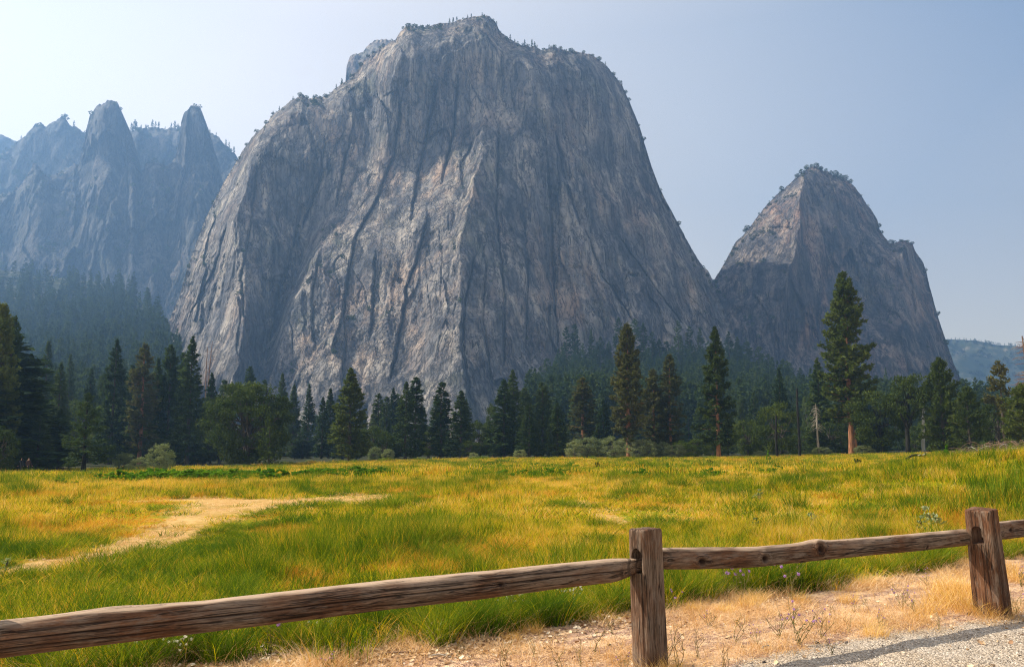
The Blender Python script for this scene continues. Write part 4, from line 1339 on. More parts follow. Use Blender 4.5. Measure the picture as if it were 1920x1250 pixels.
for px, h in [(137, 13), (246, 20), (251, 24), (256, 18), (264, 10), (272, 9), (284, 18), (290, 15), (297, 14), (308, 9), (322, 12), (326, 17), (334, 11), (394, 9), (405, 8), (424, 15), (430, 13), (437, 15), (40, 9), (28, 9)]:
    sky_tree(b2_top, px, h, 'faint blue conifer on the hazy ridge between the spires', 'conifers on the hazy ridge')
for px in range(1786, 1920, 7):
    sky_tree(fr_top, px, prng.uniform(4, 7), 'tiny faded conifer on the far wooded hill at the right', 'conifers on the far hill', 'farc', 1.3)


def ledge_shrubs(o, n, seed, label, size, thr):
    me = o.data
    co = np.empty(len(me.vertices) * 3, np.float32); me.vertices.foreach_get('co', co); co = co.reshape(-1, 3)
    no = np.empty(len(me.vertices) * 3, np.float32); me.vertices.foreach_get('normal', no); no = no.reshape(-1, 3)
    up = np.abs(no[:, 2])
    m = np.where((up > thr) & (fbm(co[:, 0] / 45, co[:, 1] / 45, co[:, 2] / 30, 3, seed) > 0.10))[0]
    r = np.random.default_rng(seed)
    m = r.choice(m, min(n, len(m)), replace=False)
    P = co[m]
    k = len(P)
    s = size * r.uniform(.35, 1.1, k)
    scatter(label, P, np.stack([np.zeros(k), np.zeros(k), r.random(k) * 6], -1), np.stack([s, s, s * .8], -1), r.integers(0, 2, k), OS)


ledge_shrubs(main_o, 900, 5, 'ledge_shrubs', 0.45, 0.70)
ledge_shrubs(dome_o, 420, 6, 'ledge_shrubs', 0.5, 0.66)
ledge_shrubs(sp_o, 1500, 7, 'ledge_shrubs', 1.1, 0.55)
ledge_shrubs(b2_o, 1500, 8, 'ledge_shrubs', 1.5, 0.5)
ledge_shrubs(fr_o, 1500, 9, 'hillside_trees', 1.2, 0.2)
# ------------------------------------------------------------------ grass
def blades(seed, n, r, h, w, bend=0.35, spread=0.25, segs=3, hv=0.4, lay=0.0, stiff=False):
    rng = np.random.default_rng(seed)
    a = rng.random(n) * 6.283; q = np.sqrt(rng.random(n)) * r
    bx, by = q * np.cos(a), q * np.sin(a)
    H = h * (1 - hv + hv * 2 * rng.random(n) * 0.8)
    az = a + rng.normal(size=n) * 1.6
    ln = (spread * (q / max(r, 1e-3)) + 0.12 * rng.normal(size=n)) * H
    bd = bend * H * rng.uniform(.2, 1.4, n)
    sa = rng.random(n) * 6.283
    W = w * rng.uniform(.6, 1.4, n)
    V = []; Tp = []
    for k in range(segs + 1):
        t = k / segs
        off = ln * t + bd * t * t
        cx = bx + np.cos(az) * off; cy = by + np.sin(az) * off
        cz = H * (t - 0.28 * (bd / np.maximum(H, .01)) * t * t * 1.4)
        cz = cz * (1 - lay) + lay * (0.012 + 0.02 * rng.random(n)) * (1 if k else 0.3)
        if lay: cx = bx + np.cos(az) * H * t; cy = by + np.sin(az) * H * t
        ww = W * (1 - t ** 1.5) * 0.5
        if k < segs:
            V.append(np.stack([cx - np.cos(sa) * ww, cy - np.sin(sa) * ww, cz], -1)); V.append(np.stack([cx + np.cos(sa) * ww, cy + np.sin(sa) * ww, cz], -1))
            Tp += [np.full(n, t)] * 2
        else:
            V.append(np.stack([cx, cy, cz], -1)); Tp.append(np.full(n, t))
    m = len(V)
    V = np.stack(V, 1).reshape(-1, 3); Tp = np.stack(Tp, 1).ravel()
    b = (np.arange(n) * m)[:, None]
    f4 = [b + np.array([2 * k, 2 * k + 1, 2 * k + 3, 2 * k + 2]) for k in range(segs - 1)]
    f4 = np.concatenate(f4) if f4 else np.zeros((0, 4), int)
    f3 = b + np.array([2 * segs - 2, 2 * segs - 1, 2 * segs])
    return V, f4, f3, Tp, np.repeat(rng.random(n), m)


def clump(name, parts):
    """parts: list of (material, blades kwargs) joined as one clump"""
    vs, f4, f3, tp, m4, m3, rv = [], [], [], [], [], [], []
    n = 0
    mats = [p[0] for p in parts]
    for i, (_, kw) in enumerate(parts):
        v, a, b, t, q = blades(**kw); rv.append(q)
        vs.append(v); f4.append(a + n); f3.append(b + n); tp.append(t); m4.append(np.full(len(a), i)); m3.append(np.full(len(b), i))
        n += len(v)
    me = mesh_np(name, np.concatenate(vs), [np.concatenate(f4), np.concatenate(f3)], mats, False, {'tip': np.concatenate(tp), 'rv': np.concatenate(rv)})
    me.polygons.foreach_set('material_index', np.concatenate(m4 + m3).astype(np.int32))
    return me


def meadow_sources(rad, wd, nmul, hmul, s0):
    o = []
    for i in range(3):   # mixed green-yellow
        o.append(clump('sward', [(M_G1, dict(seed=s0 + i, n=int(80 * nmul), r=rad, h=.34 * hmul, w=wd, bend=.6, hv=.6)), (M_G2, dict(seed=s0 + 20 + i, n=int(34 * nmul), r=rad, h=.40 * hmul, w=wd * .8, bend=.7, hv=.6))]))
    for i in range(2):   # golden
        o.append(clump('sward', [(M_G2, dict(seed=s0 + 40 + i, n=int(80 * nmul), r=rad, h=.32 * hmul, w=wd, bend=.8, hv=.6)), (M_STRAWG, dict(seed=s0 + 50 + i, n=int(22 * nmul), r=rad, h=.36 * hmul, w=wd * .7, bend=.7))]))
    for i in range(2):   # taller green
        o.append(clump('sward', [(M_G3, dict(seed=s0 + 60 + i, n=int(62 * nmul), r=rad * .8, h=.50 * hmul, w=wd, bend=.5, hv=.6)), (M_G1, dict(seed=s0 + 70 + i, n=int(34 * nmul), r=rad, h=.40 * hmul, w=wd, bend=.4))]))
    o.append(clump('sward', [(M_STRAW, dict(seed=s0 + 80, n=int(46 * nmul), r=rad, h=.06 * hmul, w=wd * .8, bend=.9)), (M_STRAW, dict(seed=s0 + 81, n=int(30 * nmul), r=rad, h=.16, w=wd * .8, lay=.9))]))
    o.append(clump('sward', [(M_RUST, dict(seed=s0 + 90, n=int(80 * nmul), r=rad, h=.32 * hmul, w=wd, bend=.8, hv=.6)), (M_G2, dict(seed=s0 + 91, n=int(30 * nmul), r=rad, h=.36 * hmul, w=wd * .8, bend=.7))]))
    o.append(clump('sward', [(M_G3, dict(seed=s0 + 92, n=int(190 * nmul), r=rad * .75, h=.62 * hmul, w=wd * 1.1, bend=.6, spread=.6, hv=.5))]))
    return o


def scatter_fan(name, y0, y1, dens, src, seed, hs=1.0, marg=1.2):
    r = np.random.default_rng(seed)
    area = 0.64 * (y1 * y1 - y0 * y0) + 2 * marg * (y1 - y0)
    n = int(area * dens)
    y = np.sqrt(r.uniform(y0 * y0, y1 * y1, n))
    x = r.uniform(-1, 1, n) * (0.64 * y + marg)
    z = gz(x, y)
    keep = (verge_mask(x, y) < r.random(n) * 0.8 + 0.1) & (forest_mask(x, y) < 0.7)
    x, y, z = x[keep], y[keep], z[keep]
    n = len(x)
    pm = path_mask(x, y)
    g = 0.6 * fbm(x * .11, y * .07, 0, 4, 901) + 0.5 * fbm(x * .8, y * .6, 0, 3, 905) + 0.16 * r.normal(size=n)
    k = np.where(g > 0.16, 3 + r.integers(0, 2, n), np.where(g < -0.22, 5 + r.integers(0, 2, n), r.integers(0, 3, n)))
    k = np.where((fbm(x * .35, y * .22, 0, 3, 911) > .24) & (r.random(n) < .65), 8, k)
    k = np.where((fbm(x * .5, y * .4, 0, 2, 912) > .12) & (r.random(n) < .10), 9, k)
    # the trodden straw never grows tall
    k = np.where((pm > 0.30 + 0.5 * r.random(n)) & (r.random(n) < .93), 7, k)
    h = hs * r.uniform(.45, 1.35, n) * (0.72 + 0.9 * np.clip(fbm(x * .3, y * .3, 2, 3, 902) + .35, 0, 1))
    h = h * (1 + 0.7 * sstep(0.42, 0.62, x / y) * sstep(10, 20, y)) * (1 - 0.5 * path_mask(x, y + 0.9, 1.4))
    s = r.uniform(.85, 1.2, n)
    tilt = r.normal(size=(n, 2)) * 0.10
    scatter(name, np.stack([x, y, z], -1), np.stack([tilt[:, 0], tilt[:, 1], r.random(n) * 6.28], -1), np.stack([s, s, h], -1), k, src)


scatter_fan('near_grass', 4.6, 16, 30, meadow_sources(.22, .0062, 1.0, .56, 1000), 1)
scatter_fan('meadow_grass', 16, 42, 7, meadow_sources(.42, .012, 1.15, .58, 1100), 2)
scatter_fan('far_meadow_grass', 42, 172, 0.9, meadow_sources(1.1, .035, 1.3, .75, 1200), 3)

# bracken strip, vivid green, across the left middle of the meadow
rb = np.random.default_rng(12)
BR = [blob_tree(800 + i, 0.8, 0.7, 0.0, 14, 40, 0.11, M_BRK, trad=.01)[1] for i in range(3)]
n = 950
yy = rb.normal(42.5, 2.2, n); xx = rb.uniform(-18, -7, n)
yy = yy + (xx + 14) * 0.75
ok = fbm(xx * .45, yy * .45, 0, 3, 33) > 0.02
xx, yy = xx[ok], yy[ok]; n = len(xx)
s = rb.uniform(.25, .85, n)
x2 = rb.uniform(-6, 16, 260); y2 = rb.uniform(38, 95, 260)
ok = fbm(x2 * .12, y2 * .08, 0, 2, 35) > 0.12
xx = np.concatenate([xx, x2[ok]]); yy = np.concatenate([yy, y2[ok]]); s = np.concatenate([s, rb.uniform(.4, .8, ok.sum())]); n = len(xx)
scatter('bracken', np.stack([xx, yy, gz(xx, yy)], -1), np.stack([0 * xx, 0 * xx, rb.random(n) * 6.28], -1), np.stack([s * 1.2, s * 1.2, s * .85], -1), rb.integers(0, 3, n), BR)

# ------------------------------------------------------------------ straw mat and litter on the verge
STR = [clump('straw_mat', [(M_STRAW, dict(seed=1300 + i, n=46, r=.22, h=.15, w=.0030, lay=.97)), (M_STRAWG if i == 0 else M_STRAW, dict(seed=1310 + i, n=16, r=.2, h=.05 + .02 * i, w=.003, bend=.8))]) for i in range(4)]
STR += [clump('straw_tuft', [(M_STRAW, dict(seed=1330 + i, n=40, r=.12, h=.13, w=.0035, bend=.8, spread=.7))]) for i in range(2)]
r = np.random.default_rng(21)
n = 19000
y = np.sqrt(r.uniform(3.0 ** 2, 15 ** 2, n)); x = r.uniform(-1, 1, n) * (.64 * y + .5)
vm = verge_mask(x, y); gm = gravel_mask(x, y)
# tyre-smoothed soil shows in streaks parallel to the fence
u = x * .81 + y * .587; w = -x * .587 + y * .81
st = fbm(u * .55, w * 2.6, 0, 3, 61)
keep = (vm > 0.4) & (r.random(n) > gm * 1.15) & (st > 0.09 - 0.6 * (r.random(n) < .07))
x, y = x[keep], y[keep]; n = len(x)
near_edge = verge_mask(x, y + 0.5) < 0.5
k = np.where((r.random(n) < .10) | near_edge & (r.random(n) < .6), 4 + r.integers(0, 2, n), r.integers(0, 4, n))
s = r.uniform(.6, 1.2, n)
scatter('straw_mat', np.stack([x, y, gz(x, y) + .004], -1), np.stack([0 * x, 0 * x, r.random(n) * 6.28], -1), np.stack([s, s, s], -1), k, STR)


def litter_mesh(seed, s, mat):
    rr = np.random.default_rng(seed)
    u = np.linspace(-1, 1, 5)
    v = []; f = []
    for i, a in enumerate(u):
        w = 0.55 * math.sqrt(max(0, 1 - a * a)) + 0.05
        zc = 0.25 * a * a + 0.1 * rr.random()
        v += [(a * s, -w * s, (zc + .35) * s * .6), (a * s, 0, zc * s * .4), (a * s, w * s, (zc + .35 * rr.random()) * s * .6)]
        if i: b = 3 * (i - 1); f += [(b, b + 3, b + 4, b + 1), (b + 1, b + 4, b + 5, b + 2)]
    return mesh_np('dry_leaf', v, np.array(f), [mat])


tm = NT('dry_leaf')
M_LEAF = tm.finish(tm.ramp(tm.rnd(), [(0, (.28, .15, .08)), (.5, (.55, .38, .22)), (1, (.78, .68, .52))]), .8, .2)
LV = [litter_mesh(i, .020, M_LEAF) for i in range(3)]
n = 2600
c = np.array([[-1.5, 6.1], [-.9, 6.4], [-.4, 6.5], [-1.9, 5.6], [.9, 7.3], [-.1, 6.8], [2.2, 8.3]])
ci = r.choice(len(c), n, p=[.2, .22, .16, .14, .1, .1, .08])
x = c[ci, 0] + r.normal(size=n) * .34; y = c[ci, 1] + r.normal(size=n) * .22
m2 = 700
x = np.concatenate([x, r.uniform(-3, 6, m2)]); y = np.concatenate([y, r.uniform(4.5, 9.5, m2)]); n = len(x)
s = r.uniform(.5, 1.3, n)
scatter('leaf_litter', np.stack([x, y, gz(x, y) + .008], -1), r.uniform(-.6, .6, (n, 3)) * [1, 1, 5], np.stack([s, s, s], -1), r.integers(0, 3, n), LV)

# gravel
tm = NT('pebble')
M_PEB = tm.finish(tm.ramp(tm.rnd(), [(0, (.12, .10, .09)), (.3, (.34, .28, .22)), (.7, (.50, .42, .34)), (1, (.76, .69, .60))]), .9, .2)


def pebble(seed, mat, sub=2, rough=.35, name='pebble'):
    import bmesh
    bm = bmesh.new(); bmesh.ops.create_icosphere(bm, subdivisions=sub, radius=1)
    rr = np.random.default_rng(seed)
    ax = rr.uniform(.6, 1.2, 3) * [1, 1, .65]
    for v in bm.verts:
        k = 1 + rough * float(pn(v.co.x * 1.6 + seed, v.co.y * 1.6, v.co.z * 1.6, seed))
        v.co = Vector((v.co.x * ax[0] * k, v.co.y * ax[1] * k, v.co.z * ax[2] * k))
    me = bpy.data.meshes.new(name); bm.to_mesh(me); bm.free()
    me.materials.append(mat)
    return me


PB = [pebble(i, M_PEB, 1) for i in range(4)]
n = 26000
y = r.uniform(4.2, 9.5, n); x = r.uniform(.5, 6.2, n)
keep = (gravel_mask(x, y) > r.random(n) * .9 + .08) & (np.abs(x / y) < .66)
x, y = x[keep], y[keep]
xa = r.uniform(-3, 6, 1800); ya = r.uniform(4, 9.5, 1800); kk = verge_mask(xa, ya) > .5
x = np.concatenate([x, xa[kk]]); y = np.concatenate([y, ya[kk]]); n = len(x)
s = .0035 + .0055 * r.random(n) ** 3
s = np.where(r.random(n) < .012, s + .010, s)
scatter('gravel', np.stack([x, y, gz(x, y) + .006], -1), r.random((n, 3)) * 6, np.stack([s, s, s], -1), r.integers(0, 4, n), PB)


# ------------------------------------------------------------------ fence
def ring_grid(nx, na):
    i = np.arange(nx * na).reshape(nx, na)
    j = np.roll(i, -1, 1)
    return np.stack([i[:-1], i[1:], j[1:], j[:-1]], -1).reshape(-1, 4)


def make_rail(L, rz, ry, seed, taper0=.32, taper1=.34, endz=.045, endy=.036, knots=(), cracks=(), zoff=None, bumps=(), ring_ends=(1, 1), flat=.12):
    nx, na = 520, 132
    X = np.linspace(0, L, nx)[:, None]; A = np.linspace(0, 2 * np.pi, na, endpoint=False)[None]
    t = X / L
    k0 = sstep(0, taper0, X); k1 = sstep(0, taper1, L - X)
    kk = np.minimum(k0, k1) * np.ones_like(A)
    RZ = (endz + (rz - endz) * kk) * (1 + .05 * pn(X * 1.1, 0, 0, seed) + .03 * pn(X * 3, 1, 0, seed))
    RY = (endy + (ry - endy) * kk) * (1 + .05 * pn(X * 1.1, 5, 0, seed))
    ca, sa = np.cos(A), np.sin(A)
    sq = 1 + flat * np.cos(4 * A + .5) * -0.35 + .05 * pn(ca * 1.5, sa * 1.5, X * .9, seed + 2)
    rad = sq * (1 + .030 * pn(ca * 3, sa * 3, X * 1.6, seed + 3) + .016 * pn(ca * 9, sa * 9, X * 2.0, seed + 4) + .010 * pn(ca * 22, sa * 22, X * 4.0, seed + 5))
    hole = np.zeros_like(rad); sunlit_fray = np.zeros_like(rad)
    dep = np.zeros_like(rad)
    for (a0, x0, x1, amp, wid) in cracks:
        ac = a0 + .10 * pn(X * .9, 3, a0, seed + 7) + .03 * pn(X * 5, 4, a0, seed + 8)
        d = np.abs((A - ac + np.pi) % (2 * np.pi) - np.pi) * RZ * 1.0
        wid = wid * (0.6 + 0.8 * np.clip(.5 + pn(X * 2.3, a0, 0, seed + 21), 0, 1))
        on = sstep(x0, x0 + .15, X) * (1 - sstep(x1 - .15, x1, X))
        q = np.exp(-(d / wid) ** 2) * on
        dep -= amp * q
        hole = np.maximum(hole, np.clip(q * 1.3, 0, 1) * .9)
    for (xk, ak, sx, sz_, dp, bulge, streak) in knots:
        dx = X - xk; da = ((A - ak + np.pi) % (2 * np.pi) - np.pi) * RZ
        e = (dx / sx) ** 2 + (da / sz_) ** 2
        dep -= dp * np.exp(-e * 1.2)
        dep += bulge * np.exp(-(e ** .5 - 1.6) ** 2 * 1.6)
        hole = np.maximum(hole, np.clip(np.exp(-e * .9) * 1.5, 0, 1))
        hole = np.maximum(hole, streak * np.exp(-(np.clip(dx, 0, 9) / (sx * 3.2)) ** 2 - (da / (sz_ * .6)) ** 2) * (dx > 0))
    for (xb, ab, sx, sang, h) in bumps:
        dep += h * np.exp(-((X - xb) / sx) ** 2 - (((A - ab + np.pi) % (2 * np.pi) - np.pi) / sang) ** 2)
    zc = np.zeros_like(X) if zoff is None else np.interp(X[:, 0], *zoff)[:, None]
    zc = zc + .006 * pn(X * 1.3, 8, 0, seed) + .012 * (1 - k1)
    yc = .008 * pn(X * .9, 9, 0, seed)
    Yv = yc + (RY * rad + dep) * ca
    Zv = zc + (RZ * rad + dep) * sa
    V = np.stack([X + 0 * A, Yv, Zv], -1)
    sunlit_fray = np.clip(sstep(.72, .95, sa + .25 * pn(X * 4, ca * 2, 0, seed + 9)), 0, 1) * np.ones_like(rad)  # upper side paler: frayed wood, with the sunlight on it painted in
    ringa = np.zeros_like(rad)
    if ring_ends[0]: ringa = np.maximum(ringa, (1 - sstep(taper0 * .75, taper0 * 1.02, X - .06 * np.abs(sa))) * (ca < .4))
    if ring_ends[1]: ringa = np.maximum(ringa, (1 - sstep(taper1 * .80, taper1 * 1.0, (L - X) + .10 * np.abs(sa + .2))) * (ca < .4))
    ringd = np.hypot((L - X if ring_ends[1] else X) * .55 + 0 * sa, sa * RZ * 1.3)
    f = ring_grid(nx, na)
    V = V.reshape(-1, 3)
    c0 = len(V)
    V = np.concatenate([V, [[-.004, 0, float(zc[0, 0])], [L + .004, 0, float(zc[-1, 0])]]])
    i0 = np.arange(na); 
    e0 = np.stack([np.full(na, c0), i0, np.roll(i0, -1)], -1)
    i1 = i0 + (nx - 1) * na
    e1 = np.stack([np.full(na, c0 + 1), np.roll(i1, -1), i1], -1)
    z2 = np.zeros(2)
    return mesh_np('rail', V, [f, np.concatenate([e0, e1])], [M_RAIL], True,
                   {'hole': np.concatenate([hole.ravel(), z2]), 'tan': np.concatenate([sunlit_fray.ravel(), z2]), 'ring': np.concatenate([ringa.ravel(), z2]), 'ringd': np.concatenate([ringd.ravel(), z2])})


def make_post(sx, sy, h, seed, mat, hz=.69, hw=.05, hh=.10, hy=0.0, grow=.08, bury=.25):
    nz, na = 150, 104
    A = np.linspace(0, 2 * np.pi, na, endpoint=False)[None]
    Z = np.concatenate([np.linspace(-bury, h - .012, nz - 6), h - np.array([.009, .005, .002, 0, 0, 0])])[:, None]
    sh = np.concatenate([np.ones(nz - 6), [.985, .965, .94, .90, .55, .2]])[:, None]
    c, s = np.cos(A), np.sin(A)
    p = 11.0
    rr = (np.abs(c) ** p + np.abs(s) ** p) ** (-1 / p)
    wx = sx / 2 * (1 + grow * (1 - np.clip(Z / h, 0, 1))); wy = sy / 2 * (1 + grow * (1 - np.clip(Z / h, 0, 1)))
    g = .0022 * pn(c * rr * 11, s * rr * 11, Z * 1.3, seed) + .0018 * pn(c * rr * 26, s * rr * 26, Z * 1.8, seed + 1) + .004 * pn(c * rr * 2, s * rr * 2, Z * 1.5, seed + 2)
    cr = np.zeros_like(g)
    rg_ = np.random.default_rng(seed)
    hole = np.zeros_like(g)
    for _ in range(9):
        a0 = rg_.random() * 6.283; z0 = rg_.uniform(0, h * .6); l = rg_.uniform(.25, .7)
        d = np.abs((A - a0 - .05 * pn(Z * 3, a0, 0, seed) + np.pi) % (2 * np.pi) - np.pi)
        q = np.exp(-(d / .035) ** 2) * sstep(z0, z0 + .08, Z) * (1 - sstep(z0 + l - .08, z0 + l, Z))
        cr -= .006 * q; hole = np.maximum(hole, .75 * q)
    X = (wx * rr * c * sh + c * (g + cr)); Y = (wy * rr * s * sh + s * (g + cr))
    ZZ = Z + 0 * A
    ZZ[-7:] += .004 * pn(X[-7:] * 30, Y[-7:] * 30, 0, seed) + .004 * pn(X[-7:] * 9, Y[-7:] * 9, 0, seed + 5)
    V = np.stack([X, Y, ZZ], -1).reshape(-1, 3)
    n0 = len(V)
    V = np.concatenate([V, [[0, 0, h], [0, 0, -bury]]])
    f = ring_grid(nz, na)[:, ::-1]
    i = np.arange(na)
    t_ = i + (nz - 1) * na
    caps = np.concatenate([np.stack([np.full(na, n0), t_, np.roll(t_, -1)], -1), np.stack([np.full(na, n0 + 1), np.roll(i, -1), i], -1)])
    me = mesh_np('post', V, [f, caps], [mat], True)
    a = me.attributes.new('hole', 'FLOAT', 'POINT'); a.data.foreach_set('value', np.concatenate([hole.ravel(), [0, 0]]).astype(np.float32))
    # mortise: an arched slot right through, cut out of the solid
    k = 18
    prof = [(-hw, -hh), (hw, -hh)] + [(hw * math.cos(q), hh - hw * 1.15 + hw * 1.15 * math.sin(q)) for q in np.linspace(0, math.pi, k)]
    m = len(prof)
    cv = [(-.3, y + hy, z + hz) for y, z in prof] + [(.3, y + hy, z + hz) for y, z in prof]
    import bmesh
    bm = bmesh.new()
    vs = [bm.verts.new(v) for v in cv]
    bm.faces.new(vs[:m]); bm.faces.new(vs[m:][::-1])
    for q in range(m):
        bm.faces.new((vs[q], vs[m + q], vs[m + (q + 1) % m], vs[(q + 1) % m]))
    bmesh.ops.recalc_face_normals(bm, faces=bm.faces)
    cme = bpy.data.meshes.new('cutter'); bm.to_mesh(cme); bm.free()
    a1 = bpy.data.objects.new('post_blank', me); a2 = bpy.data.objects.new('cutter', cme)
    COL.objects.link(a1); COL.objects.link(a2)
    md = a1.modifiers.new('b', 'BOOLEAN'); md.operation = 'DIFFERENCE'; md.solver = 'EXACT'; md.object = a2
    dg = bpy.context.evaluated_depsgraph_get(); dg.update()
    out = bpy.data.meshes.new_from_object(a1.evaluated_get(dg))
    bpy.data.objects.remove(a1); bpy.data.objects.remove(a2)
    out.name = 'post'
    return out


fence = empty('wooden_fence', (.91, 5.88, 0))
tag(fence, 'low split-rail fence of weathered brown timber along the edge of the gravel', 'fence')
dang = math.atan2(.587, .81)


def fpart(name, me, loc, rot, label=None):
    o = obj(name, me, fence)
    o.location = Vector(loc) - fence.location
    o.rotation_euler = rot
    if label: o['label'] = label
    return o


fpart('post', make_post(.172, .150, .915, 3, M_POST, .712, .047, .080), (.908, 5.83, 0), (R(.3), R(-1.9), dang), 'squarish post with chamfered top in the foreground')
fpart('post', make_post(.155, .225, .925, 5, M_POSTR, .712, .050, .076, .012, .14), (4.165, 7.64, 0), (R(1), R(-7.2), dang - R(2)), 'leaning reddish post in the dry grass at the right')
fpart('post', make_post(.16, .15, .91, 8, M_POST), (-2.24, 3.60, 0), (0, 0, dang))
fpart('post', make_post(.16, .15, .92, 9, M_POST), (7.25, 9.95, 0), (0, 0, dang))
PI_ = math.pi
r1 = make_rail(3.86, .077, .088, 11, ring_ends=(0, 1), knots=[(2.62, PI_ - .05, .016, .010, .012, .006, .0), (1.52, PI_ + .95, .02, .012, .008, .003, .3)],
               cracks=[(PI_ - .08, .0, 3.7, .014, .0026), (PI_ - .55, .7, 3.0, .004, .0018), (PI_ + .55, 1.2, 3.2, .004, .0018), (PI_ + .38, .0, .85, .012, .0028), (PI_ - .55, .05, .75, .008, .0024)],
               bumps=[(.55, PI_ / 2, .16, .8, .012), (.95, PI_ / 2, .12, .8, -.006)], taper0=.14, taper1=.36)
fpart('rail', r1, (-2.23, 3.61, .660), (0, 0, math.atan2(2.27, 3.12)), 'long thick cracked rail across the lower left')
r2 = make_rail(3.70, .074, .075, 12, knots=[(.40, PI_ + .15, .034, .020, .022, .010, .9), (1.00, PI_ + .10, .028, .020, .020, .014, .0), (1.60, PI_ - .35, .030, .026, .024, .016, .5), (2.90, PI_ + .55, .012, .016, .012, .004, .2), (1.42, PI_ + .95, .03, .012, .010, .004, .4)],
               cracks=[(PI_ + .45, 1.2, 2.9, .006, .0028), (PI_ - .5, .9, 1.5, .004, .0025), (PI_ - .25, 2.0, 2.7, .004, .0025)],
               bumps=[(1.60, PI_ / 2 + .2, .13, .7, .022), (.42, PI_ / 2 + .4, .22, .9, .008), (.80, -PI_ / 2 - .3, .2, .8, .006)],
               zoff=([0, .4, 1.0, 3.7], [.046, .018, -.006, 0]), taper0=.12, taper1=.22, endz=.052, ring_ends=(1, 0))
fpart('rail', r2, (.93, 5.90, .664), (0, 0, math.atan2(1.86, 3.19)), 'knotty middle rail with three dark knots')
r3 = make_rail(3.7, .080, .078, 13, endz=.068, knots=[(.35, PI_ - .1, .03, .02, .012, .006, .3)], cracks=[(PI_ + .1, .3, 3.0, .010, .0035)], ring_ends=(0, 0), flat=.5)
fpart('rail', r3, (4.165, 7.69, .705), (0, R(0), dang), 'short visible rail beyond the leaning post')


# ------------------------------------------------------------------ tussocks, flowers, weeds
def px_ground(px, py):
    x, y = ground_px(px, py)
    return float(x), float(y)


def place(name, me_parts, px, py, label, cat, group=None, s=1.0, rz=None, hs=None):
    x, y = px_ground(px, py)
    for _ in range(4):   # settle on the uneven ground
        z = float(gz(x, y))
        k = (CAMZ - z) / CAMZ
        x0, y0 = px_ground(px, py)
        x, y = x0 * k, y0 * k
    if len(me_parts) == 1:
        o = obj(name, me_parts[0][1])
        o.location = (x, y, z)
    else:
        o = empty(name, (x, y, z))
        for nm, me in me_parts:
            q = obj(nm, me, o)
            if nm == 'leaf': q['kind'] = 'stuff'
    o.rotation_euler = (0, 0, prng.random() * 6.28 if rz is None else rz)
    o.scale = (s, s, s * (hs or 1))
    tag(o, label, cat, group)
    return o


TUS = [clump('grass_tussock', [(M_G3, dict(seed=1500 + i, n=300, r=.20, h=.50, w=.007, bend=.55, spread=.55, segs=4)), (M_G1, dict(seed=1520 + i, n=60, r=.22, h=.42, w=.005, bend=.6, spread=.6, segs=4)),
                               (M_STRAW, dict(seed=1540 + i, n=40, r=.26, h=.30, w=.004, bend=.8, spread=.7))]) for i in range(4)]
for j, (px, py, s) in enumerate([(60, 1262, .8), (115, 1275, .8), (235, 1262, .9), (310, 1240, 1.0), (345, 1232, .9), (418, 1240, .9), (525, 1200, .8), (560, 1218, 1.0), (600, 1222, .8), (655, 1180, .8), (700, 1182, .9), (770, 1190, .7), (815, 1206, 1.0), (860, 1192, 1.0), (905, 1188, 1.0),
                                 (950, 1180, .9), (1000, 1172, .9), (1035, 1168, 1.0), (1080, 1160, .8), (1140, 1148, .9), (1168, 1140, .9), (1275, 1128, .9), (1312, 1124, 1.0), (1345, 1118, .7), (1405, 1112, 1.1), (1440, 1108, 1.15), (1475, 1104, 1.1), (1512, 1100, 1.0),
                                 (1575, 1092, .9), (1660, 1078, .8), (1700, 1072, .9), (1735, 1066, 1.0), (1765, 1062, .9), (1880, 1046, .8), (1910, 1042, .8)]):
    place('grass_tussock', [('a', TUS[j % 4])], px, py, 'dark green rush tussock at the edge of the meadow behind the fence', 'tussock', 'rush tussocks along the edge of the meadow', s * .80)
GT = [clump('dry_grass_clump', [(M_STRAWG, dict(seed=1600 + i, n=170, r=.20, h=.32, w=.0045, bend=.6, spread=.4, segs=4)), (M_STRAW, dict(seed=1610 + i, n=120, r=.26, h=.22, w=.004, bend=.9, spread=.7))]) for i in range(3)]
for j, (px, py, s) in enumerate([(1795, 1140, 1.0), (1768, 1130, .9), (1820, 1150, .9), (1780, 1112, 1.0), (1850, 1156, .8), (1875, 1158, .6), (1745, 1150, .8), (1720, 1166, .6), (1810, 1118, 1.0), (1640, 1192, .6), (1590, 1130, .6), (1905, 1090, .8),
                                 (1885, 1075, .8), (1300, 1146, .5), (1360, 1150, .55), (1400, 1140, .6), (1420, 1130, .6), (1225, 1260, .5), (1620, 1100, .6), (1500, 1130, .5), (1000, 1186, .45), (960, 1200, .4), (1255, 1262, .6)]):
    lb = 'golden dry grass clump around the foot of the leaning post' if 1740 <= px <= 1880 and py > 1105 else 'dry straw clump on the bare verge along the fence'
    gp = 'golden grass clumps at the leaning post' if 'leaning' in lb else 'straw clumps on the verge'
    place('dry_grass_clump', [('a', GT[j % 3])], px, py, lb, 'dry grass', gp, s * .8)

tm = NT('purple_petals')
M_PURP = tm.finish(tm.ramp(tm.noise(tm.pos(), 40), [(.35, (.30, .14, .42)), (.65, (.62, .38, .66))]), .7, .2, transl=.3)
tm = NT('white_petals')
M_WHT = tm.finish((.75, .72, .58), .7, .2, transl=.3)
M_STEM = foliage('weed_stem', (.10, .085, .03), (.16, .14, .05), (.24, .20, .08), .1)


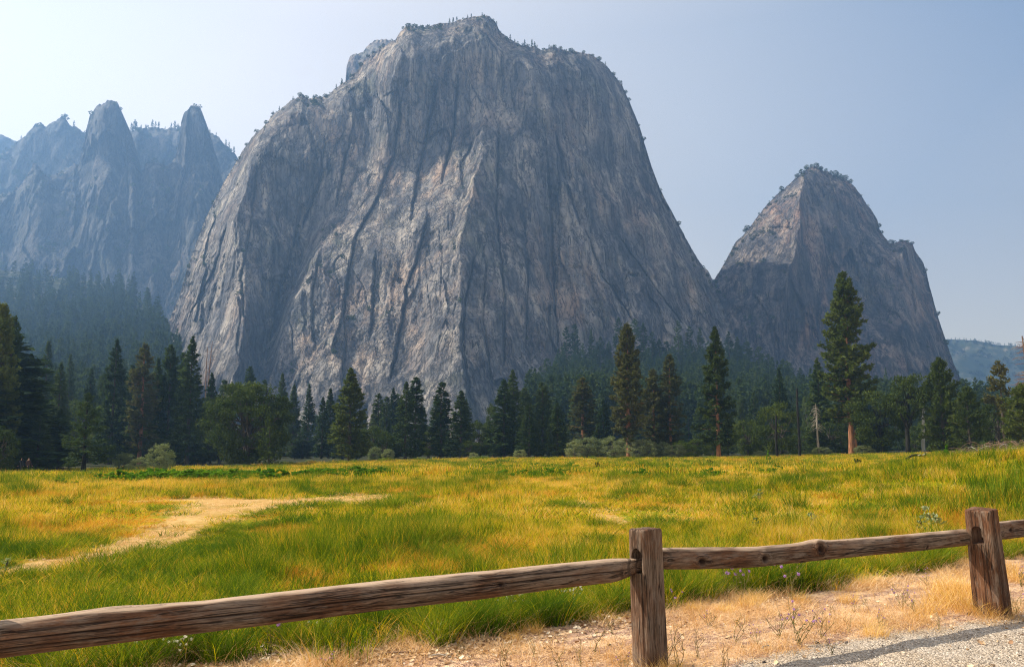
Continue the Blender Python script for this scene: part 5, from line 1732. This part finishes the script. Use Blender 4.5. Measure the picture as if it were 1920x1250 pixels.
def weed(seed, h=.4, nst=7, flower=None, fsz=.012, leafy=20, mat=None, spread=.5, nfl=2):
    rr = np.random.default_rng(seed)
    a = Acc(); fl = Acc()
    tips = []
    for i in range(nst):
        az = rr.random() * 6.283; l = h * rr.uniform(.6, 1.05)
        t = np.linspace(0, 1, 7)
        d = np.array([math.cos(az), math.sin(az), 0]) * spread * rr.uniform(.3, 1)
        p = np.outer(t ** 1.3 * l, d) + np.stack([.02 * np.sin(t * 5 + i), .02 * np.cos(t * 4 + i), t * l], -1) * [1, 1, 1]
        p[:, :2] -= p[0, :2]
        v, f = tube(p, .0018 * (1.3 - t) + .0006, 4); a.add(v, f)
        tips.append(p[-1])
        for q in range(3):
            k = rr.integers(3, 6); aa = rr.random() * 6.283; ll = rr.uniform(.06, .16) * h / .4
            p2 = p[k] + np.outer(np.linspace(0, 1, 4) * ll, [math.cos(aa) * .7, math.sin(aa) * .7, .7])
            v, f = tube(p2, np.full(4, .0013), 3); a.add(v, f); tips.append(p2[-1])
        m = leafy // nst
        if m:
            kk = rr.integers(1, 6, m)
            c = p[kk] + rr.normal(size=(m, 3)) * .004
            dd = rr.normal(size=(m, 3)) * [1, 1, .5]
            v, f = tufts(c, dd / np.linalg.norm(dd, axis=1, keepdims=True), np.full(m, .028), rr, 1, wid=.16)
            a.add(v, f)
    parts = [('stem', a.mesh('stem', [mat or M_STEM]))]
    if flower:
        for tp in tips:
            if rr.random() > nfl / 3: continue
            m = 26
            dd = rr.normal(size=(m, 3)); dd[:, 2] = np.abs(dd[:, 2]) * .8
            dd /= np.linalg.norm(dd, axis=1, keepdims=True)
            v, f = tufts(np.tile(tp, (m, 1)), dd, np.full(m, fsz), rr, 1, wid=.3, spread=.1)
            fh = Acc(); fh.add(v, f)
            parts.append(('flower', fh.mesh('flower', [flower])))
    return parts


W1 = [weed(10 + i, .30, 6, M_PURP, .012, 40, nfl=1.0, spread=.7) for i in range(3)]
W2 = [weed(20 + i, .26, 3, None, .01, 14, M_STEM, .5) for i in range(4)]
W3 = [weed(30 + i, .42, 4, M_PURP, .019, 30, nfl=.8, spread=.35) for i in range(2)]
W4 = [weed(40 + i, .36, 6, M_WHT, .014, 60, nfl=2.4) for i in range(2)]
for j, (px, py, s) in enumerate([(1498, 1212, 1.05), (1462, 1196, .8), (1540, 1196, .7), (1560, 1228, .45), (1692, 1140, .8), (1715, 1150, .6), (1650, 1178, .5), (1905, 1150, .7), (1420, 1210, .5), (618, 1262, .5), (1170, 1262, .5), (1740, 1100, .6), (1915, 1100, .7), (1330, 1175, .5), (1600, 1150, .5)]):
    place('aster_plant', W1[j % 3], px, py, 'small purple-flowered weed on the dry verge in front of the meadow', 'wildflower', 'purple wildflowers on the verge', s)
for j, (px, py, s) in enumerate([(942, 1258, .8), (1270, 1256, 1.0), (1245, 1250, .9), (1380, 1204, .9), (1310, 1236, .8), (1115, 1228, .8), (1090, 1250, .7), (860, 1234, .6), (1000, 1232, .6), (1215, 1225, .6), (1590, 1185, .6), (1628, 1140, .5), (1760, 1180, .6), (1360, 1262, .7), (1490, 1160, .5), (1150, 1190, .6), (1050, 1262, .7), (1560, 1160, .5)]):
    place('dry_weed', W2[j % 4], px, py, 'thin brown leafless weed standing in the bare straw verge', 'weed', 'thin dry weeds on the verge', s)
for j, (px, py, s, lb) in enumerate([(1362, 1122, 1.0, 'left of two pink-headed flowers under the knotty rail'), (1390, 1126, .9, 'right of two pink-headed flowers under the knotty rail'), (1486, 1128, 1.0, 'purple-headed flower on a leaning stem under the third knot'),
                                     (505, 1228, .9, 'pink flower in the green tussocks below the long rail'), (1265, 1146, .5, 'pale pink flower close right of the foreground post')]):
    place('flower', W3[j % 2], px, py, lb, 'flower', None, s)
for j, (px, py, s, lb) in enumerate([(222, 1250, .9, 'white-flowered plant below the left end of the long rail'), (590, 1210, .8, 'white flower beside the grey stone under the rail'), (1060, 1150, .8, 'pale-flowered weed in the tussocks left of the foreground post'),
                                     (960, 1165, .8, 'pale-flowered weed beneath the middle of the long rail'), (320, 1252, .7, 'white flowers right below the long rail at the lower left')]):
    place('flower', W4[j % 2], px, py, lb, 'flower', None, s)
MU = [blob_tree(860 + i, .42, .14, 0, 9, 12, .05, M_GRYW, trad=.006, cl=.3, loose=1.4)[::-1] for i in range(2)]
for j, (px, py, s, lb) in enumerate([(8, 1080, .5, 'pale grey-green leafy plant at the left edge beyond the rail'), (1752, 998, 1.2, 'pale silvery plant just left of the leaning post'), (1735, 1008, .9, 'lower pale silvery plant left of the leaning post'),
                                     (1411, 998, .7, 'small pale plant in the meadow above the first knot'), (1524, 996, .8, 'small pale plant in the meadow above the third knot'), (1420, 940, .9, 'tiny pale plant far out in the right meadow')]):
    place('leafy_plant', [('leaf', MU[j % 2][0]), ('stem', MU[j % 2][1])], px, py, lb, 'plant', None, s)
GB = blob_tree(880, 1.2, .7, 0, 24, 60, .13, M_BRK, trad=.02)[::-1]
DB = blob_tree(881, 1.0, .7, 0, 20, 60, .11, M_OAK, trad=.02)[::-1]
for px, top, Y, hw, m, lb in [(1775, 838, 58, 10, GB, 'bright green shrub in the meadow beside the fallen log'), (1769, 850, 55, 8, GB, 'lower bright green shrub left of the bigger one by the log'), (1606, 858, 70, 8, DB, 'small dark shrub in the meadow below the tallest pine'),
                              (1119, 864, 62, 5, DB, 'tiny dark sapling alone in the middle of the meadow'), (1330, 860, 80, 7, DB, 'small dark shrub in front of the cone-shaped conifer'), (1440, 846, 110, 5, GB, 'tiny green shrub right of the thin charred pole')]:
    x, _, zt = at(px, top, Y); zb = float(gz(float(x), Y))
    e = empty('shrub', (float(x), Y, zb)); k = max(float(zt) - zb, .3) / 1.1
    e.scale = (hw / 1600 * Y / .7, hw / 1600 * Y / .7, k)
    tag(e, lb, 'shrub')
    obj('leaf', m[0], e); obj('stem', m[1], e)


# fallen log, brush piles, sticks, stones
def log_parts():
    a = Acc()
    t = np.linspace(0, 1, 10)
    p = np.stack([-1.3 + 2.6 * t, .1 * np.sin(t * 4), .12 + .42 * np.sin(np.clip(t * 1.15, 0, 1) * 3.14) ** .8 * (1 - .3 * t)], -1)
    v, f = tube(p, .11 - .05 * t, 8); a.add(v, f)
    out = [('trunk', a.mesh('trunk', [M_CHAR], True))]
    for i, (x0, l, az, up) in enumerate([(-.7, .9, 2.9, -.35), (.2, .8, .5, .35), (.5, .6, 1.2, .8), (-.2, .5, -1.4, .2)]):
        b = Acc(); s = np.linspace(0, 1, 5)
        k = np.array([x0, 0, .45])
        q = k + np.outer(s * l, [math.cos(az), math.sin(az) * .6, up])
        v, f = tube(q, .045 * (1.2 - s), 6); b.add(v, f)
        out.append(('branch', b.mesh('branch', [M_SNAG if i % 2 else M_CHAR], True)))
    return out


x, _, z = at(1726, 866, 62)
e = empty('fallen_log', (float(x), 62, float(gz(float(x), 62)) + .35), 0.2)
e.scale = (.85, .85, .85)
tag(e, 'dark fallen log with pale broken stubs lying in the meadow at the right', 'log')
for nm, me in log_parts(): obj(nm, me, e)


def brush(seed, n, R_, Hh):
    rr = np.random.default_rng(seed)
    out = []
    for i in range(n):
        a = Acc()
        az = rr.random() * 6.283; l = rr.uniform(.6, 1.0) * R_ * 2
        t = np.linspace(0, 1, 9)
        c = rr.normal(size=3) * [R_ * .35, R_ * .35, 0]
        p = c + np.outer((t - .3) * l, [math.cos(az), math.sin(az), 0])
        p[:, 2] = Hh * rr.uniform(.25, 1.2) * np.sin(t * rr.uniform(1.6, 3.0)) ** .9 * (1 - .2 * t) + .02
        p += np.cumsum(rr.normal(size=p.shape), 0) * .05 * R_ / 2
        p[:, 2] = np.maximum(p[:, 2], .02)
        v, f = tube(p, .035 * (1.1 - t) + .006, 4); a.add(v, f)
        for q in range(9):
            k = rr.integers(1, 8); ll = rr.uniform(.3, .8)
            d = rr.normal(size=3); d /= np.linalg.norm(d)
            s = np.linspace(0, 1, 5)
            p2 = p[k] + np.outer(s * ll, d); p2[:, 2] -= .35 * ll * s * s
            p2[:, 2] = np.maximum(p2[:, 2], .02)
            v, f = tube(p2, .012 * (1.15 - s), 3); a.add(v, f)
        out.append(('branch', a.mesh('branch', [M_TWIG if rr.random() < .75 else M_SNAG])))
    return out


for px, base, Y, sd, n, R_, Hh, lb in [(1806, 850, 92, 1, 14, 1.3, .8, 'small arching heap of dead branches at the end of the meadow'), (1862, 850, 88, 2, 26, 2.0, 1.7, 'large heap of reddish dead branches behind the tall grass at the right'), (1915, 850, 84, 3, 22, 1.8, 1.5, 'tangle of dead branches cut off by the right edge')]:
    x, _, z = at(px, base, Y)
    e = empty('brush_pile', (float(x), Y, float(gz(float(x), Y)) + .2), sd)
    tag(e, lb, 'dead branches')
    for nm, me in brush(sd, n, R_, Hh): obj(nm, me, e)


def stick(L_, seed, mat):
    rr = np.random.default_rng(seed)
    t = np.linspace(0, 1, 9); a = Acc()
    p = np.stack([L_ * (t - .5), .03 * L_ * np.sin(t * 6 + seed), .012 + .01 * np.sin(t * 5)], -1)
    v, f = tube(p, .007 * (1.2 - t * .7), 6); a.add(v, f)
    p2 = p[4] + np.outer(np.linspace(0, 1, 4) * L_ * .25, [.7, .6, .1]); v, f = tube(p2, np.linspace(.004, .002, 4), 4); a.add(v, f)
    return a.mesh('stick', [mat], True)


for px, py, L_, rz, m, lb in [(762, 1226, .42, .35, M_TWIG, 'brown stick lying on the straw below the long rail'), (1832, 1150, .3, .5, M_TWIG, 'short stick in the gravel near the leaning post'), (830, 1232, .16, .1, M_SNAG, 'short pale stick near the bottom edge'),
                              (1440, 1214, .2, .9, M_SNAG, 'pale twig where the straw meets the gravel'), (728, 1176, .16, .0, M_SNAG, 'pale stick at the foot of the tussocks'), (1660, 1092, .3, -.5, M_SNAG, 'pale stalk leaning in the straw under the knotty rail')]:
    place('stick', [('stick', stick(L_, int(px), m))], px, py, lb, 'stick', None, 1.0, rz)
tm = NT('grey_stone')
M_STONE = tm.finish(tm.ramp(tm.noise(tm.pos(), 14, 5), [(.35, (.13, .15, .19)), (.65, (.32, .34, .38))]), .9, .2)
tm = NT('dark_stone')
M_DST = tm.finish((.035, .03, .03), .8, .2)
place('stone', [('s', pebble(91, M_STONE, 3, .5, 'stone'))], 628, 1176, 'blue-grey stone half hidden beneath the long rail', 'stone', None, .085)
for px, py, s, lb in [(1317, 1188, .014, 'small black stone right of the foreground post'), (1142, 1208, .020, 'black lump on the bare soil left of the foreground post'), (1392, 1212, .016, 'small dark stone between the post and the gravel'),
                      (1433, 1242, .020, 'dark stone at the gravel edge near the bottom'), (1532, 1206, .022, 'dark stone beside the purple-flowered weed'), (1657, 1186, .018, 'dark stone in the straw above the gravel'),
                      (1835, 1246, .012, 'small dark stone on the sunlit gravel')]:
    place('stone', [('s', pebble(int(px), M_DST, 2, .6, 'stone'))], px, py, lb, 'stone', None, s)


# ------------------------------------------------------------------ two people far off at the left end of the meadow
def cloth(name, c):
    t = NT(name); return t.finish(c, .85, .2)


def person(name, label, px, foot, Y, top_c, leg_c, rz, bag=False):
    zb = float(gz(float(at(px, foot, Y)[0]), Y))
    e = empty(name, (float(at(px, foot, Y)[0]), Y, zb), rz)
    tag(e, label, 'person')
    J = [(0, 0, .95), (0, 0, 1.15), (0, .0, 1.38), (0, .01, 1.50), (0, .02, 1.60), (0, .02, 1.72),
         (.10, 0, .90), (.12, .10, .50), (.12, .02, .08), (.12, .16, .03), (-.10, 0, .90), (-.12, -.08, .50), (-.12, -.22, .10), (-.12, -.10, .03),
         (.19, 0, 1.40), (.25, -.06, 1.14), (.24, .10, .92), (.24, .16, .84), (-.19, 0, 1.40), (-.25, .08, 1.14), (-.24, .22, .95), (-.24, .28, .88)]
    E_ = [(0, 1), (1, 2), (2, 3), (3, 4), (4, 5), (0, 6), (6, 7), (7, 8), (8, 9), (0, 10), (10, 11), (11, 12), (12, 13), (2, 14), (14, 15), (15, 16), (16, 17), (2, 18), (18, 19), (19, 20), (20, 21)]
    RD = [.15, .14, .17, .06, .095, .08, .10, .07, .045, .04, .10, .07, .045, .04, .065, .045, .035, .04, .065, .045, .035, .04]
    me = bpy.data.meshes.new('body'); me.from_pydata(J, E_, []); me.update()
    b = bpy.data.objects.new('body', me); COL.objects.link(b)
    sk = b.modifiers.new('skin', 'SKIN')
    for v, q in zip(me.skin_vertices[0].data, RD): v.radius = (q, q * .8)
    me.skin_vertices[0].data[0].use_root = True
    ss = b.modifiers.new('sub', 'SUBSURF'); ss.levels = 2; ss.render_levels = 2
    dg = bpy.context.evaluated_depsgraph_get(); dg.update()
    out = bpy.data.meshes.new_from_object(b.evaluated_get(dg)); bpy.data.objects.remove(b)
    out.name = 'body'
    for m in (cloth('top_cloth', top_c), cloth('trouser_cloth', leg_c), cloth('skin', (.45, .28, .2)), cloth('hair', (.03, .02, .015))): out.materials.append(m)
    for p in out.polygons:
        c = p.center
        p.use_smooth = True
        if c.z > 1.47: p.material_index = 3 if (c.z > 1.66 or c.y < -.02) else 2
        elif c.z < .97 and abs(c.x) < .19: p.material_index = 1
        elif abs(c.x) > .19 and c.z < .95: p.material_index = 2
        else: p.material_index = 0
    obj('body', out, e)
    return e


person('person', 'tiny person in a dark top standing at the pale trail by the left trees', 40, 884, 86, (.02, .025, .035), (.03, .03, .04), 1.0)
person('person', 'tiny person in dull brown standing right of the other one by the left trees', 52, 885, 86, (.075, .040, .030), (.03, .03, .035), -1.8)

# ------------------------------------------------------------------ labels that single out each member of a countable row
ONES = ['', 'first', 'second', 'third', 'fourth', 'fifth', 'sixth', 'seventh', 'eighth', 'ninth', 'tenth', 'eleventh', 'twelfth', 'thirteenth', 'fourteenth', 'fifteenth', 'sixteenth', 'seventeenth', 'eighteenth', 'nineteenth']
TENS = {20: ('twentieth', 'twenty'), 30: ('thirtieth', 'thirty'), 40: ('fortieth', 'forty')}


def ordinal(k):
    if k < 20: return ONES[k]
    t, o = k // 10 * 10, k % 10
    return TENS[t][0] if o == 0 else TENS[t][1] + '-' + ONES[o]


for grp, text in (('rush tussocks along the edge of the meadow', 'dark green rush tussock, %s from the left along the meadow edge'),
                  ('golden grass clumps at the leaning post', 'golden dry grass clump, %s from the left around the leaning post'),
                  ('straw clumps on the verge', 'dry straw clump, %s from the left on the bare verge'),
                  ('purple wildflowers on the verge', 'small purple-flowered weed, %s from the left on the dry verge'),
                  ('thin dry weeds on the verge', 'thin brown weed, %s from the left on the straw verge'),
                  ('conifers on the crest of the right talus', 'dark blue conifer against the wall, %s from the left on the talus crest'),
                  ('conifers on the rim of the granite wall', 'tiny conifer, %s from the left on the skyline of the great wall'),
                  ('willow bushes in the thicket', 'grey-green willow bush, %s from the left in the thicket under the blunt-topped pine'),
                  ('conifers on the hazy ridge', 'faint conifer, %s from the left on the hazy ridge behind the spires'),
                  ('shrubby trees on the eastern dome', 'dark shrubby tree, %s from the left on the skyline of the eastern dome'),
                  ('shrubs on the rim of the granite wall', 'low dark shrub, %s from the left on the rim of the great wall'),
                  ('dark trees at the left edge', 'dark tree, %s from the left in the crowd at the left edge'),
                  ('low trees in the shade of the edge', 'low shaded tree, %s from the left between the trunks of the meadow-edge firs'),
                  ('conifers in the second row on the right', 'hazy tree, %s from the left in the second row under the talus forest'),
                  ('low trees behind the right meadow edge', 'low shaded tree, %s from the left behind the right part of the meadow edge'),
                  ('dark undergrowth of the left edge', 'dark undergrowth tree, %s from the left at the shaded left meadow edge'),
                  ('conifers in the second row below the wall', 'hazy tree, %s from the left in the second row below the granite wall'),
                  ('trees deep in the left wood', 'shaded tree, %s from the left deep in the wood behind the left firs'),
                  ('dim trees far right', 'dim tree, %s from the left behind the bushy pines on the right'),
                  ('conifers on the far hill', 'tiny faded conifer, %s from the left on the far wooded hill')):
    row = [o for o in S.objects if o.parent is None and o.get('group') == grp]
    row.sort(key=lambda o: o.location.x / o.location.y)
    for k, o in enumerate(row):
        o['label'] = text % ordinal(k + 1)
#@@END
